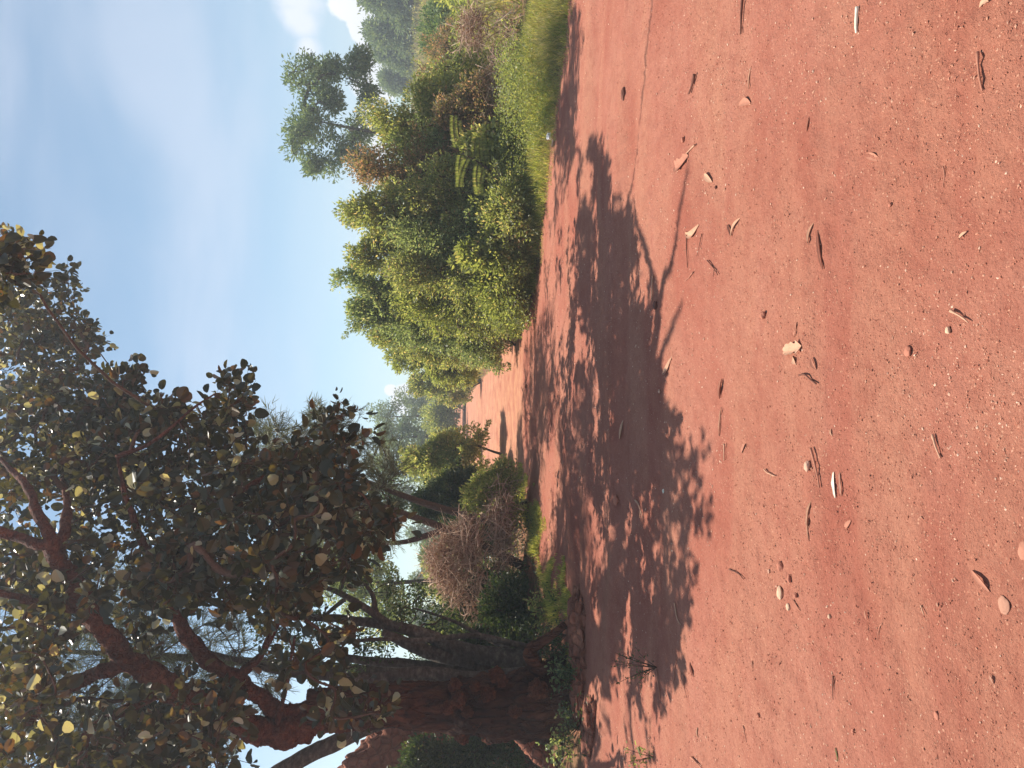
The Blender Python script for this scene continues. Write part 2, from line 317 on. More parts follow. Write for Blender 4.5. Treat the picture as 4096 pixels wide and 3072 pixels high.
# ground: red dirt, patched with verge soil by noise
def ground_mat():
    m, nt, out = mat('red_dirt'); N = nt.nodes; L = nt.links
    tcn = N.new('ShaderNodeTexCoord'); O = tcn.outputs['Object']
    def noise(s, d=5, ro=0.55, vec=None, w=0.0):
        n = N.new('ShaderNodeTexNoise'); n.inputs['Scale'].default_value = s; n.inputs['Detail'].default_value = d; n.inputs['Roughness'].default_value = ro; n.inputs['Distortion'].default_value = w
        L.new(vec or O, n.inputs[0]); return n.outputs[0]
    def mixc(f, a, b, blend='MIX'):
        n = N.new('ShaderNodeMix'); n.data_type = 'RGBA'; n.blend_type = blend
        if isinstance(f, float): n.inputs[0].default_value = f
        else: L.new(f, n.inputs[0])
        for i, q in ((6, a), (7, b)):
            if isinstance(q, tuple): n.inputs[i].default_value = (*q, 1)
            else: L.new(q, n.inputs[i])
        return n.outputs[2]
    def rng_(v, a, b, c=0.0, d=1.0):
        n = N.new('ShaderNodeMapRange'); L.new(v, n.inputs[0])
        for i, q in enumerate((a, b, c, d)): n.inputs[i+1].default_value = q
        return n.outputs[0]
    mpn = N.new('ShaderNodeMapping'); mpn.inputs['Scale'].default_value = (0.35, 1.5, 1); mpn.inputs['Rotation'].default_value = (0, 0, R(9)); L.new(O, mpn.inputs[0])
    streak = noise(1.1, 5, 0.6, mpn.outputs[0], 0.5)
    big = noise(0.8, 4)
    c = mixc(rng_(big, .38, .60), (.375, .126, .084), (.45, .184, .126))
    c = mixc(rng_(streak, .42, .66), c, (.46, .20, .130))
    c = mixc(rng_(noise(6, 6, .7), .45, .75, 0, .55), c, (.30, .088, .060))
    c = mixc(rng_(noise(70, 4, .7), .5, .8, 0, .7), c, (.25, .07, .045))
    vo = N.new('ShaderNodeTexVoronoi'); vo.inputs['Scale'].default_value = 85; L.new(O, vo.inputs[0])
    pick = N.new('ShaderNodeMath'); pick.operation = 'GREATER_THAN'; sx = N.new('ShaderNodeSeparateColor'); L.new(vo.outputs['Color'], sx.inputs[0]); L.new(sx.outputs[0], pick.inputs[0]); pick.inputs[1].default_value = 0.92
    near = N.new('ShaderNodeMath'); near.operation = 'LESS_THAN'; L.new(vo.outputs['Distance'], near.inputs[0]); near.inputs[1].default_value = 0.33
    an = N.new('ShaderNodeMath'); an.operation = 'MULTIPLY'; L.new(pick.outputs[0], an.inputs[0]); L.new(near.outputs[0], an.inputs[1])
    cl = N.new('ShaderNodeMath'); cl.operation = 'MULTIPLY'; L.new(an.outputs[0], cl.inputs[0]); L.new(rng_(noise(1.7, 3), .38, .6, .15, .9), cl.inputs[1])
    c = mixc(cl.outputs[0], c, (.62, .32, .21))
    # pale gravel further along the track
    att = N.new('ShaderNodeAttribute'); att.attribute_name = 'verge'; sp = N.new('ShaderNodeSeparateColor'); L.new(att.outputs['Color'], sp.inputs[0])
    grav = N.new('ShaderNodeMath'); grav.operation = 'MULTIPLY'; L.new(sp.outputs[1], grav.inputs[0]); L.new(rng_(noise(3.0, 6, .75), .38, .62), grav.inputs[1])
    c = mixc(grav.outputs[0], c, (.56, .28, .165))
    vm = N.new('ShaderNodeMath'); vm.operation = 'MULTIPLY'; L.new(sp.outputs[0], vm.inputs[0]); L.new(rng_(noise(5, 6, .7), .30, .55), vm.inputs[1])
    c = mixc(vm.outputs[0], c, mixc(rng_(noise(9, 5), .4, .6), (.085, .075, .030), (.15, .13, .055)))
    b = N.new('ShaderNodeBsdfPrincipled'); b.inputs['Roughness'].default_value = 0.95; b.inputs['Specular IOR Level'].default_value = 0.1
    L.new(c, b.inputs['Base Color'])
    n1 = noise(28, 8, .72); n2 = noise(140, 4, .7)
    a = N.new('ShaderNodeMath'); a.operation = 'MULTIPLY_ADD'; L.new(n2, a.inputs[0]); a.inputs[1].default_value = 0.35; L.new(n1, a.inputs[2])
    bp = N.new('ShaderNodeBump'); bp.inputs['Strength'].default_value = 1.0; bp.inputs['Distance'].default_value = 0.018; L.new(a.outputs[0], bp.inputs['Height'])
    L.new(bp.outputs[0], b.inputs['Normal']); L.new(b.outputs[0], out.inputs[0])
    return m
M_ground = ground_mat()

# ------------------------------------------------------------------ ground sheet
def grow(a, b, s0, g):
    o = [a]; s = s0
    while o[-1] < b: o.append(o[-1] + s); s *= g
    return np.array(o)
ys = np.concatenate([-grow(0.0, 190, 0.3, 1.16)[::-1][:-1] + 1.2 - 0.3 * 0, grow(1.2, 222, 0.016, 1.0105)])
xr = grow(0.0, 600, 0.022, 1.013)
xr = np.concatenate([np.arange(0, 2.4, 0.022), grow(2.4, 205, 0.03, 1.03)])
xs = np.concatenate([-xr[::-1][:-1], xr])
X, Y = np.meshgrid(xs, ys)
Z = H(X, Y)
gm = MB(); nx, ny = len(xs), len(ys)
i, j = np.meshgrid(np.arange(ny - 1), np.arange(nx - 1), indexing='ij'); a = (i * nx + j).ravel()
gm.add(np.stack([X, Y, Z], -1), [np.stack([a, a + 1, a + nx + 1, a + nx], -1)])
ground = gm.build('ground', M_ground, smooth=True); tag(ground, kind='structure')
ca = ground.data.color_attributes.new('verge', 'FLOAT_COLOR', 'POINT')
wobv = 0.25 * fbm(np.stack([X * 2.5, Y * 2.0, X * 0], -1), 3, 9)
vr = np.maximum(sstep(-0.12, 0.35, verge_r(X, Y) + wobv), 0.75 * sstep(0.1, 1.2, verge_l(X, Y) + wobv * 2))
gr = sstep(14, 16, Y + 0.4 * wobv) * (1 - vr)
ca.data.foreach_set('color', np.stack([vr, gr, 0 * vr, 1 + 0 * vr], -1).astype(np.float32).ravel())

# ------------------------------------------------------------------ plants
def mst_branches(mb, roots, tips, r_tip=0.004, r_gain=0.0016, sag=0.0, rng=None, k=4, maxr=0.03, wig=0.06):
    """join every tip to the nearest wood already there; returns for each tip its incoming direction"""
    nodes = [np.asarray(r, float) for r in roots]; par = [-1] * len(nodes)
    tips = np.asarray(tips, float); nr = len(nodes)
    D = np.linalg.norm(tips[:, None] - np.array(nodes)[None], axis=-1); best = D.argmin(1); bd = D.min(1)
    left = np.ones(len(tips), bool); order = []
    for _ in range(len(tips)):
        q = np.where(left, bd, 1e9).argmin(); left[q] = False
        nodes.append(tips[q]); par.append(int(best[q])); order.append(q); me = len(nodes) - 1
        d = np.linalg.norm(tips - tips[q], axis=1) * 1.0
        # discourage detours
        m = d < bd * 0.92; bd = np.where(m, d, bd); best = np.where(m, me, best)
    cnt = np.ones(len(nodes))
    for a in range(len(nodes) - 1, nr - 1, -1):
        if par[a] >= 0: cnt[par[a]] += cnt[a]
    dirs = np.zeros_like(tips)
    for a in range(nr, len(nodes)):
        p0 = nodes[par[a]]; p1 = nodes[a]; L = np.linalg.norm(p1 - p0)
        if par[a] >= nr: d0 = unit(nodes[par[a]] - nodes[par[par[a]]])
        else: d0 = unit(p1 - p0 + np.array([0, 0, 0.4 * L]))
        mid = p0 + d0 * L * 0.4 + (rng.random(3) - .5) * L * wig
        t = np.linspace(0, 1, 5)[:, None]; c = (1-t)**2 * p0 + 2 * t * (1-t) * mid + t * t * p1
        r1 = min(maxr, r_tip + r_gain * math.sqrt(cnt[a])); r0 = r1 * 1.25
        tube(mb, c, np.linspace(r0, r1 * 0.8, 5), k, cap=False)
        dirs[order[a - nr]] = unit(p1 - mid)
    return dirs

def foliage(mb, C, dirs, rc, n, L, Wd, shape, rng, up=0.35, lv=0.25, squash=0.8):
    """n leaves about each clump centre C"""
    m = len(C); c = np.repeat(C, n, 0); rr = np.repeat(np.broadcast_to(rc, (m,)), n)
    d = unit(rng.normal(size=(m * n, 3))); rad = rr * rng.random(m * n) ** 0.5
    p = c + d * rad[:, None] * np.array([1, 1, squash])
    T = d * 0.8 + rng.normal(size=(m * n, 3)) * 0.5 + np.array([0, 0, 0.1]) + np.repeat(dirs, n, 0) * 0.6
    N = rng.normal(size=(m * n, 3)) * 0.75 + np.array([0, 0, up + 0.4])
    l = L * (1 + lv * (rng.random(m * n) * 2 - 1))
    leaves(mb, p, T, N, l, l * (Wd / L), shape)

def shrub(name, label, cat, bx, by, lobes, nclump, nleaf, L, Wd, m_leaf, seed, shape='fold', rc=0.17, m_stem=None, group=None, up=0.35, sprigs=10, stem_r=0.03, base=None, tall=0.5, parts=('foliage', 'stems')):
    rng = np.random.default_rng(seed)
    z0 = float(H(bx, by)); e = empty(name, (bx, by, z0), label, cat, group)
    lb = np.array(lobes, float); vol = (lb[:, 3] * lb[:, 4] + lb[:, 3] * lb[:, 5] + lb[:, 4] * lb[:, 5]); pk = rng.choice(len(lb), nclump, p=vol / vol.sum())
    d = unit(rng.normal(size=(nclump, 3))); d[:, 2] = np.where(d[:, 2] < -0.5, -d[:, 2], d[:, 2])
    rad = 0.45 + 0.55 * rng.random(nclump) ** 0.5
    q = lb[pk]; C = np.array([bx, by, z0]) + q[:, :3] + d * rad[:, None] * q[:, 3:6]
    C += 0.12 * np.stack([vnoise(C * 2.5, seed + 1), vnoise(C * 2.5 + 9, seed + 2), vnoise(C * 2.5 + 5, seed + 3)], -1) * q[:, 3:4]
    C = C[C[:, 2] > z0 + 0.06]
    if sprigs:
        k = rng.choice(len(lb), sprigs, p=vol / vol.sum()); dd = unit(rng.normal(size=(sprigs, 3)) * np.array([.8, .8, .5]) + np.array([0, 0, .9]))
        S0 = np.array([bx, by, z0]) + lb[k, :3] + dd * lb[k, 3:6] * 0.95
        g = tall * (0.4 + 0.6 * rng.random(sprigs)); n_s = 3
        sp = np.concatenate([S0 + dd * (g * (t + 1) / n_s)[:, None] * 0.8 for t in range(n_s)])
    stems = MB(); fo = MB()
    nb = 5; roots = [np.array([bx, by, z0]) + np.array([(rng.random() - .5) * .5 * lb[:, 3].max(), (rng.random() - .5) * .5 * lb[:, 4].max(), 0.0]) for _ in range(nb)]
    rcl = rc * (0.65 + 0.7 * rng.random(len(C)))
    allC = np.concatenate([C, sp]) if sprigs else C
    sub = allC if len(allC) <= 420 else allC[rng.choice(len(allC), 420, replace=False)]
    mst_branches(stems, roots, sub, 0.003, 0.0014, rng=rng, maxr=stem_r)
    ctr = np.array([bx, by, z0]) + lb[:, :3].mean(0)
    foliage(fo, C, unit(C - ctr) * 0.8, rcl, nleaf, L, Wd, shape, rng, up)
    if sprigs: foliage(fo, sp, np.tile(dd, (3, 1)), np.tile(np.linspace(1, .55, 3)[:, None], (1, sprigs)).ravel() * rc * 0.62, max(6, nleaf // 3), L, Wd, shape, rng, up)
    fo.build(parts[0], m_leaf, e); stems.build(parts[1], m_stem or M_twig, e, True)
    return e

def at(x, y, D):
    p = P(x, y, D); return float(p[0]), float(p[1])
def hgt(v, D, x=0.0):           # height above the ground there of the thing whose top shows at photo column v
    p = P(v, 1536, D); return float(p[2] - base_z(np.array(x), np.array(D)))

def auto_lobes(rx, h, seed, n=5, ry=None, topw=0.55):
    rng = np.random.default_rng(seed + 999); ry = ry or rx; out = [(0, 0, h * .32, rx * .85, ry * .85, h * .34)]
    for k in range(n):
        a = rng.random() * 6.28; f = (k + 0.5) / n; w = 1 - (1 - topw) * f
        out.append((math.cos(a) * rx * .5 * w, math.sin(a) * ry * .5 * w, h * (.35 + .42 * f), rx * (.42 + .18 * rng.random()) * w, ry * .5 * w, h * (.17 + .08 * rng.random())))
    out.append((0, 0, h * .78, rx * .4, ry * .4, h * .22))
    return out
def bush(name, label, cat, yc, hw, D, vtop, seed, m, ncl=150, nl=46, L=.055, Wd=.024, shape='fold', n=5, group=None, **k):
    bx, by = at(2000, yc, D); r = hw / F_PX * D; h = hgt(vtop, D, bx)
    by2 = by + r * 0.3
    return shrub(name, label, cat, bx, by2, auto_lobes(r * 1.12, h - (float(H(bx, by2)) - float(base_z(bx, by2))), seed, n), int(ncl * 1.5), nl, L * 1.15, Wd * 1.3, m, seed, shape, rc=k.pop('rc', .10 + r * .09), group=group, **k)

# ---- right-hand hedge of bushes
HG = 'bushes lining the right side of the track'
bush('bush', 'low pale green bush at the verge beside the heap of dead brown twigs', 'bush', 340, 190, 14.8, 1700, 101, M_shrub, 150, 46, .055, .024, group=HG, sprigs=16, tall=.6)
bush('bush', 'ragged bush of light green leaves directly under the tall spreading tree on the right', 'bush', 470, 170, 14.5, 1430, 102, M_shrub, 190, 60, .055, .024, group=HG, tall=.6)
bush('bush', 'brownish half dry bush with a dark hollow, next to the feathery weed', 'bush', 660, 150, 14, 1365, 103, M_brown, 170, 60, .05, .022, group=HG, tall=.7)
bush('bush', 'tall round leafy bush with glossy leaves, just left of the feathery weed', 'bush', 850, 170, 13.6, 1352, 104, M_shrub, 240, 62, .06, .027, group=HG, tall=.5)
bush('bush', 'dense green bush standing over the tip of the long shadow', 'bush', 1010, 150, 14.2, 1375, 105, M_shrub, 240, 62, .058, .026, group=HG)
bush('bush', 'tallest bush of the hedge with a feathery shoot on top', 'bush', 1120, 130, 15, 1335, 106, M_shrub2, 230, 62, .06, .026, group=HG, tall=1.0, sprigs=12)
bush('bush', 'grey green bush leaning out where the hedge turns to follow the track', 'bush', 1260, 140, 15.5, 1370, 107, M_shrub2, 250, 62, .06, .024, group=HG)
bush('bush', 'fine leaved bush trailing over the corner of the track', 'bush', 1345, 120, 17.5, 1480, 108, M_shrub, 220, 60, .06, .026, group=HG)
bush('bush', 'light green bush with bare twigs showing low down by the far track', 'bush', 1435, 105, 21, 1545, 109, M_shrub3, 220, 60, .07, .032, group=HG)
bush('bush', 'small dark bush on the far bend of the track at the end of the hedge', 'bush', 1530, 90, 30, 1640, 110, M_shrub, 160, 55, .09, .04, group=HG)
bush('bush', 'far yellow green bush closing the end of the track', 'bush', 1665, 110, 48, 1700, 111, M_shrub3, 150, 50, .14, .06, rc=.5, sprigs=8)
bush('bush', 'small glossy bush low in the hollow of the hedge above the grass', 'bush', 1000, 90, 12.6, 1840, 112, M_shrub3, 70, 34, .085, .036, sprigs=6, tall=.35, shape='lance')
bush('bush', 'broad leaved sapling with big bright leaves by the white litter', 'sapling', 560, 70, 12.6, 1830, 113, M_shrub, 34, 12, .085, .05, sprigs=8, tall=.35, shape='round')
bush('bush', 'low leafy clump hanging over the right edge of the track below the tallest bush', 'bush', 1230, 110, 14.0, 1830, 114, M_shrub, 120, 50, .055, .022, group=HG, sprigs=6, tall=.3)
bush('bush', 'low olive clump at the corner where the verge turns away', 'bush', 1390, 90, 16.2, 1850, 115, M_shrub2, 110, 45, .055, .022, group=HG, sprigs=6, tall=.3)
for k, (yc, hw, D, vt, mt, w) in enumerate([(430, 170, 13.4, 1740, M_brown, 'low brown tinged bush between the dead twigs and the feathery weed'), (760, 170, 13.2, 1600, M_shrub, 'broad bush in the middle of the hedge front, left of the feathery weed'),
    (930, 180, 13.3, 1560, M_shrub2, 'wide ragged grey green bush in the front of the hedge, beside the feathery weed'), (1080, 170, 13.5, 1540, M_shrub, 'wide bush in the front of the hedge directly below the feathery shoot'),
    (1200, 150, 14.4, 1570, M_shrub3, 'yellowish green bush in the front of the hedge near the track corner'), (600, 170, 14.2, 1560, M_shrub2, 'greyish bush in the hedge above the broad leaved sapling'), (1310, 120, 15.6, 1640, M_shrub2, 'greyish spilling bush at the corner of the track'), (1130, 200, 13.0, 1900, M_shrub3, 'low spilling growth along the track below the hedge, at its thickest'), (850, 200, 12.4, 1930, M_shrub, 'low spilling growth along the verge in front of the broad middle bush')]):
    bush('bush', w, 'bush', yc, hw, D, vt, 150 + k, mt, 220, 44, .052, .023, group=HG, sprigs=22, tall=.55, rc=.19)
# green field vegetation at the far right
bush('bush', 'hazy green bush in the field behind the dead twigs', 'bush', 100, 220, 24, 1700, 121, M_far, 140, 50, .09, .045, sprigs=6)
bush('bush', 'rounded light bush in the field at the top edge of the photo', 'bush', -80, 200, 19, 1760, 122, M_shrub3, 120, 50, .08, .04, sprigs=4)
bush('bush', 'mid green bush in the field behind the hedge end', 'bush', 290, 230, 21, 1690, 123, M_brown, 170, 50, .07, .03, sprigs=14, tall=.8)

# ---- heap of dead twigs on the right, and the brushwood heap on the left
def brush_heap(name, label, bx, by, lobes, nt, seed, L=(.4, 1.1), r=.006, leafn=0, m=None):
    rng = np.random.default_rng(seed); z0 = float(H(bx, by)); e = empty(name, (bx, by, z0), label, 'brushwood')
    mb = MB(); lb = np.array(lobes, float)
    for i in range(nt):
        q = lb[rng.integers(len(lb))]; d = unit(rng.normal(size=3)); d[2] = abs(d[2]) * .9
        c = np.array([bx, by, z0]) + q[:3] + d * q[3:6] * (0.5 + .5 * rng.random() ** .5)
        c[2] = max(c[2], z0 + .04)
        l = L[0] + (L[1] - L[0]) * rng.random() ** 1.5; t = unit(rng.normal(size=3) * np.array([1, .9, .6]) + d * .3 + np.array([0, 0, .15]))
        bend = rng.normal(size=3) * l * .16
        s = np.linspace(-.5, .5, 6)[:, None]
        pts = c + t * s * l + bend * (s * s * 4 - .5) + rng.normal(size=(6, 3)) * l * .015
        pts[:, 2] = np.maximum(pts[:, 2], z0 + .01)
        rr = r * (.5 + 1.1 * rng.random() ** 2)
        tube(mb, pts, rr * np.linspace(1.2, .4, 6), 4, cap=True)
        if rng.random() < .6:
            k = rng.integers(2, 5); t2 = unit(t + rng.normal(size=3) * .7)
            p2 = pts[k] + t2 * np.linspace(0, l * .35, 4)[:, None] + rng.normal(size=(4, 3)) * .01
            tube(mb, p2, rr * np.linspace(.7, .3, 4), 3, cap=False)
    mb.build('twigs', M_brush, e, True)
    if leafn:
        q = lb[rng.integers(len(lb), size=leafn)]; d = unit(rng.normal(size=(leafn, 3))); d[:, 2] = abs(d[:, 2])
        C = np.array([bx, by, z0]) + q[:, :3] + d * q[:, 3:6] * (.5 + .5 * rng.random((leafn, 1)))
        f = MB(); leaves(f, C, rng.normal(size=(leafn, 3)), rng.normal(size=(leafn, 3)), .05, .022, 'fold'); f.build('dry_leaves', m or M_dry, e)
    return e
bx, by = at(2000, 270, 13.2)
brush_heap('dead_twig_heap', 'heap of dead brown twigs lying in the green verge on the right', bx, by, [(0, 0, .25, 1.0, .5, .45), (-.5, .2, .5, .6, .4, .35), (.8, .3, .75, .35, .4, .5)], 420, 201, (.3, 1.0), .006, 1800)
bx, by = at(2100, 2255, 12.6)
brush_heap('brushwood_heap', 'big tangled heap of dry brown brushwood beside the track, left of the track', bx, by + .3, [(-.15, 0, .28, 1.15, .6, .34), (.35, 0, .85, .40, .45, .55), (-.4, .1, .8, .55, .5, .75), (.0, .1, 1.30, .45, .4, .48), (.75, -.1, .35, .5, .4, .36), (-.85, 0, .5, .4, .4, .4)], 1500, 202, (.25, 1.0), .0068, 4200)
bush('bush', 'leafy low shrub half smothering the near end of the brushwood heap', 'bush', 1985, 130, 13.0, 1860, 203, M_shrub, 170, 42, .055, .022, sprigs=6, tall=.3)
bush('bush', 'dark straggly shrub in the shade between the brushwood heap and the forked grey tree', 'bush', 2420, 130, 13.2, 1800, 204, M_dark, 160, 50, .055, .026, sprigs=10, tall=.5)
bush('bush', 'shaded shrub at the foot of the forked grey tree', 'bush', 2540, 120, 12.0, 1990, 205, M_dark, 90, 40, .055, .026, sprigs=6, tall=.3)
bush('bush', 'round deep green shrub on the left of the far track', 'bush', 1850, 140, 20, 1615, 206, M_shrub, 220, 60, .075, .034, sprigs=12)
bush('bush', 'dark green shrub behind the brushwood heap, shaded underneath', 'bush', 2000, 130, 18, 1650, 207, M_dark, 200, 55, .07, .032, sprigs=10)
bush('bush', 'bright bush on the left edge of the farthest stretch of track', 'bush', 1880, 100, 30, 1690, 208, M_shrub3, 150, 50, .10, .045, sprigs=8)

# ---- a tree with trunk and crown, away from the track
def tree(name, label, bx, by, h, cr, seed, m, L=.12, Wd=.055, ncl=220, nl=50, lobes=None, tr=.14, lean=(0, 0), bark=None, group=None, cat='tree', th=.45, shape='fold', rc=None, up=.35, gap=0.0):
    rng = np.random.default_rng(seed); z0 = float(H(bx, by)); e = empty(name, (bx, by, z0), label, cat, group)
    top = np.array([bx + lean[0], by + lean[1], z0 + h * .8]); b = np.array([bx, by, z0 - .15])
    tp = spline([b, b + (top - b) * .35 + rng.normal(size=3) * h * .015, b + (top - b) * .68 + rng.normal(size=3) * h * .02, top], 6)
    s = np.linspace(0, 1, len(tp)); tm = MB(); tube(tm, tp, tr * (1 - .8 * s) * (1 + .5 * np.exp(-s * 14)), 10, rng, .12)
    if lobes is None:
        lobes = []
        for k in range(9):
            a = k * 2.4 + rng.random(); f = k / 8.; rr = cr * (.75 - .45 * f)
            lobes.append((lean[0] * (th + (1 - th) * f) + math.cos(a) * rr, lean[1] * (th + (1-th) * f) + math.sin(a) * rr, h * (th + .1 + (.86 - th) * f), cr * (.42 - .12 * f), cr * (.42 - .12 * f), h * .11))
    lb = np.array(lobes, float)
    pk = rng.integers(len(lb), size=ncl); d = unit(rng.normal(size=(ncl, 3))); C = np.array([bx, by, z0]) + lb[pk, :3] + d * (.35 + .65 * rng.random((ncl, 1)) ** .5) * lb[pk, 3:6]
    if gap: C = C[vnoise(C * (2.2 / cr) + seed, seed) > -1 + gap]
    sub = C if len(C) < 320 else C[rng.choice(len(C), 320, replace=False)]
    mst_branches(tm, tp[len(tp) // 3:], sub, .008, tr * .035, rng=rng, maxr=tr * .45)
    fo = MB(); rc = rc or cr * .15
    foliage(fo, C, unit(C - top) * .6, rc * (.6 + .8 * rng.random(len(C))), nl, L, Wd, shape, rng, up)
    tm.build('trunk', bark or M_twig, e, True); fo.build('crown', m, e)
    return e
bx, by = at(1780, 560, 31)
z0 = float(H(bx, by)); hh = P(1150, 1536, 31)[2] - z0
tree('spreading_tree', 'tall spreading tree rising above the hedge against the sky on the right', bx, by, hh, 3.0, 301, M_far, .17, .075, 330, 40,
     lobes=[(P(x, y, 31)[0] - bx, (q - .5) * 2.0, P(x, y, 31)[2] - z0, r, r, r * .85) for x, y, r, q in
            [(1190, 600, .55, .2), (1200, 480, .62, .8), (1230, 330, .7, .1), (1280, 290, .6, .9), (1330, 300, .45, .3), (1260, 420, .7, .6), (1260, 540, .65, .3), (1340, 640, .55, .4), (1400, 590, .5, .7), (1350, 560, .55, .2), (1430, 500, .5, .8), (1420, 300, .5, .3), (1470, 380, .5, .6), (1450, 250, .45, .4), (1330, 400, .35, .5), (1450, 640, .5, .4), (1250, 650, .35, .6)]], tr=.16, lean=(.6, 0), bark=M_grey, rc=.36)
# dark wood at the far right, each tree its own
fars = [(20, 1455, 62, 'first from the top edge of the photo'), (130, 1475, 66, 'second from the top edge of the photo'), (215, 1500, 70, 'between the cloud and the spreading tree'), (330, 1535, 74, 'nearest to the spreading tree'), (-110, 1440, 60, 'cut by the top edge of the photo')]
for k, (yc, vt, D, w) in enumerate(fars):
    bx, by = at(1780, yc, D); z0 = float(H(bx, by)); hh = P(vt, 1536, D)[2] - z0
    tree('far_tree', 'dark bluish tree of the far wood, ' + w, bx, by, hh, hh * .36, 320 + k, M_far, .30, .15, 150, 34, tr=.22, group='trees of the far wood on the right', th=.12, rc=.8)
# trees beyond the end of the track
for k, (yc, vt, D, w) in enumerate([(1600, 1590, 70, 'low hazy tree behind the far end of the hedge, beside the small cloud'), (1665, 1490, 60, 'hazy tree with gaps in its crown at the end of the track'), (1755, 1520, 52, 'slim hazy tree just left of the end of the track'), (1850, 1500, 46, 'hazy tree half hidden behind the needle leaved tree'), (2000, 1560, 55, 'far tree seen over the deep green shrub'), (2150, 1640, 60, 'far tree seen over the top of the brushwood heap'), (2320, 1650, 58, 'far tree seen through the gap above the brushwood heap'), (2480, 1640, 50, 'far tree seen between the grey forked trunks'), (2700, 1620, 48, 'far tree hidden mostly by the burled trunk'), (2950, 1600, 45, 'far tree behind the red earth mound')]):
    bx, by = at(1780, yc, D); z0 = float(H(bx, by)); hh = P(vt, 1536, D)[2] - z0
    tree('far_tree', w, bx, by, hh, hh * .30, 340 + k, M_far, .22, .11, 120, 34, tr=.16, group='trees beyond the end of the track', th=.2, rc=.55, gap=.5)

# ---- needle-leaved (casuarina-like) trees behind the big one
def needle_tree(name, label, bx, by, tips, top, seed, tr=.11, n=26, L=.16, bark=None, Wd=.0085, droop=.25):
    rng = np.random.default_rng(seed); z0 = float(H(bx, by)); e = empty(name, (bx, by, z0), label, 'tree', 'needle leaved trees behind the burled tree')
    b = np.array([bx, by, z0 - .15]); top = np.array(top); tp = spline([b, b + (top - b) * .35 + rng.normal(size=3) * .12, b + (top - b) * .7 + rng.normal(size=3) * .15, top], 7)
    s = np.linspace(0, 1, len(tp)); tm = MB(); tube(tm, tp, tr * (1 - .82 * s), 10, rng, .1)
    tips = np.array(tips); dirs = mst_branches(tm, tp[len(tp) // 4:], tips, .004, .0028, rng=rng, maxr=.045, wig=.15)
    fo = MB(); m = len(tips)
    for rep in range(8):        # five side shoots per tip, each a bottle-brush of needles
        d0 = unit(dirs * .9 + rng.normal(size=(m, 3)) * .55 + np.array([0, 0, .35])); ln = .30 + .35 * rng.random(m)
        for q in range(m):
            pts = tips[q] + d0[q] * np.linspace(0, ln[q], 4)[:, None] + np.array([0, 0, -.05]) * (np.linspace(0, 1, 4)[:, None] ** 2)
            tube(tm, pts, np.linspace(.0045, .002, 4), 3, cap=False)
        t = rng.random((m, n)); C = tips[:, None] + d0[:, None] * (t * ln[:, None])[..., None]
        T = d0[:, None] * .9 + rng.normal(size=(m, n, 3)) * .5 + np.array([0, 0, -droop])
        leaves(fo, C.reshape(-1, 3), T.reshape(-1, 3), rng.normal(size=(m * n, 3)), (L * (.6 + .8 * rng.random(m * n))), Wd, 'needle')
    tm.build('trunk', bark or M_twig, e, True); fo.build('needles', M_needle, e)
    return e
def poly_pts(poly, n, D0, D1, rng, holes=()):
    poly = np.array(poly, float); out = []
    def ins(pl, x, y):
        c = False; j = len(pl) - 1
        for i in range(len(pl)):
            if (pl[i][1] > y) != (pl[j][1] > y) and x < (pl[j][0] - pl[i][0]) * (y - pl[i][1]) / (pl[j][1] - pl[i][1]) + pl[i][0]: c = not c
            j = i
        return c
    lo, hi = poly.min(0), poly.max(0)
    while len(out) < n:
        x, y = lo + (hi - lo) * rng.random(2)
        if ins(poly, x, y) and not any(ins(h, x, y) for h in holes): out.append(P(x, y, D0 + (D1 - D0) * rng.random()))
    return np.array(out)
rngN = np.random.default_rng(77)
t1 = poly_pts([(1090, 1760), (1180, 1700), (1300, 1660), (1430, 1680), (1560, 1800), (1620, 1960), (1560, 2150), (1300, 2200), (1100, 2000)], 95, 13.5, 16, rngN)
needle_tree('needle_tree', 'feathery needle leaved tree standing just left of the end of the track', -2.9, 15.2, t1, P(1120, 1800, 15), 401, .10, 30)
t2 = poly_pts([(950, 1830), (1110, 1700), (1180, 1790), (1130, 2000), (1000, 2150), (800, 2100)], 40, 12.5, 14.5, rngN)
needle_tree('needle_tree', 'needle leaved tree poking bare twig tips into the sky over round leaves', -3.3, 13.4, t2, P(1010, 1820, 13.5), 402, .09, 30, Wd=.008)
t3 = poly_pts([(60, 2250), (60, 3000), (350, 3050), (900, 3050), (1100, 2800), (1180, 2500), (900, 2350), (500, 2300)], 125, 10.6, 13, rngN, [[(700, 2300), (1000, 2300), (1000, 2500), (700, 2500)]])
needle_tree('needle_tree', 'dark needle leaved tree filling the sky gaps behind the red limbs', -5.0, 12.2, t3, P(150, 2600, 11.8), 403, .13, 26, L=.19, bark=M_grey, Wd=.007)
t4 = poly_pts([(1150, 2330), (1250, 2250), (1450, 2300), (1500, 2420), (1300, 2480), (1180, 2450)], 14, 12.5, 14, rngN)

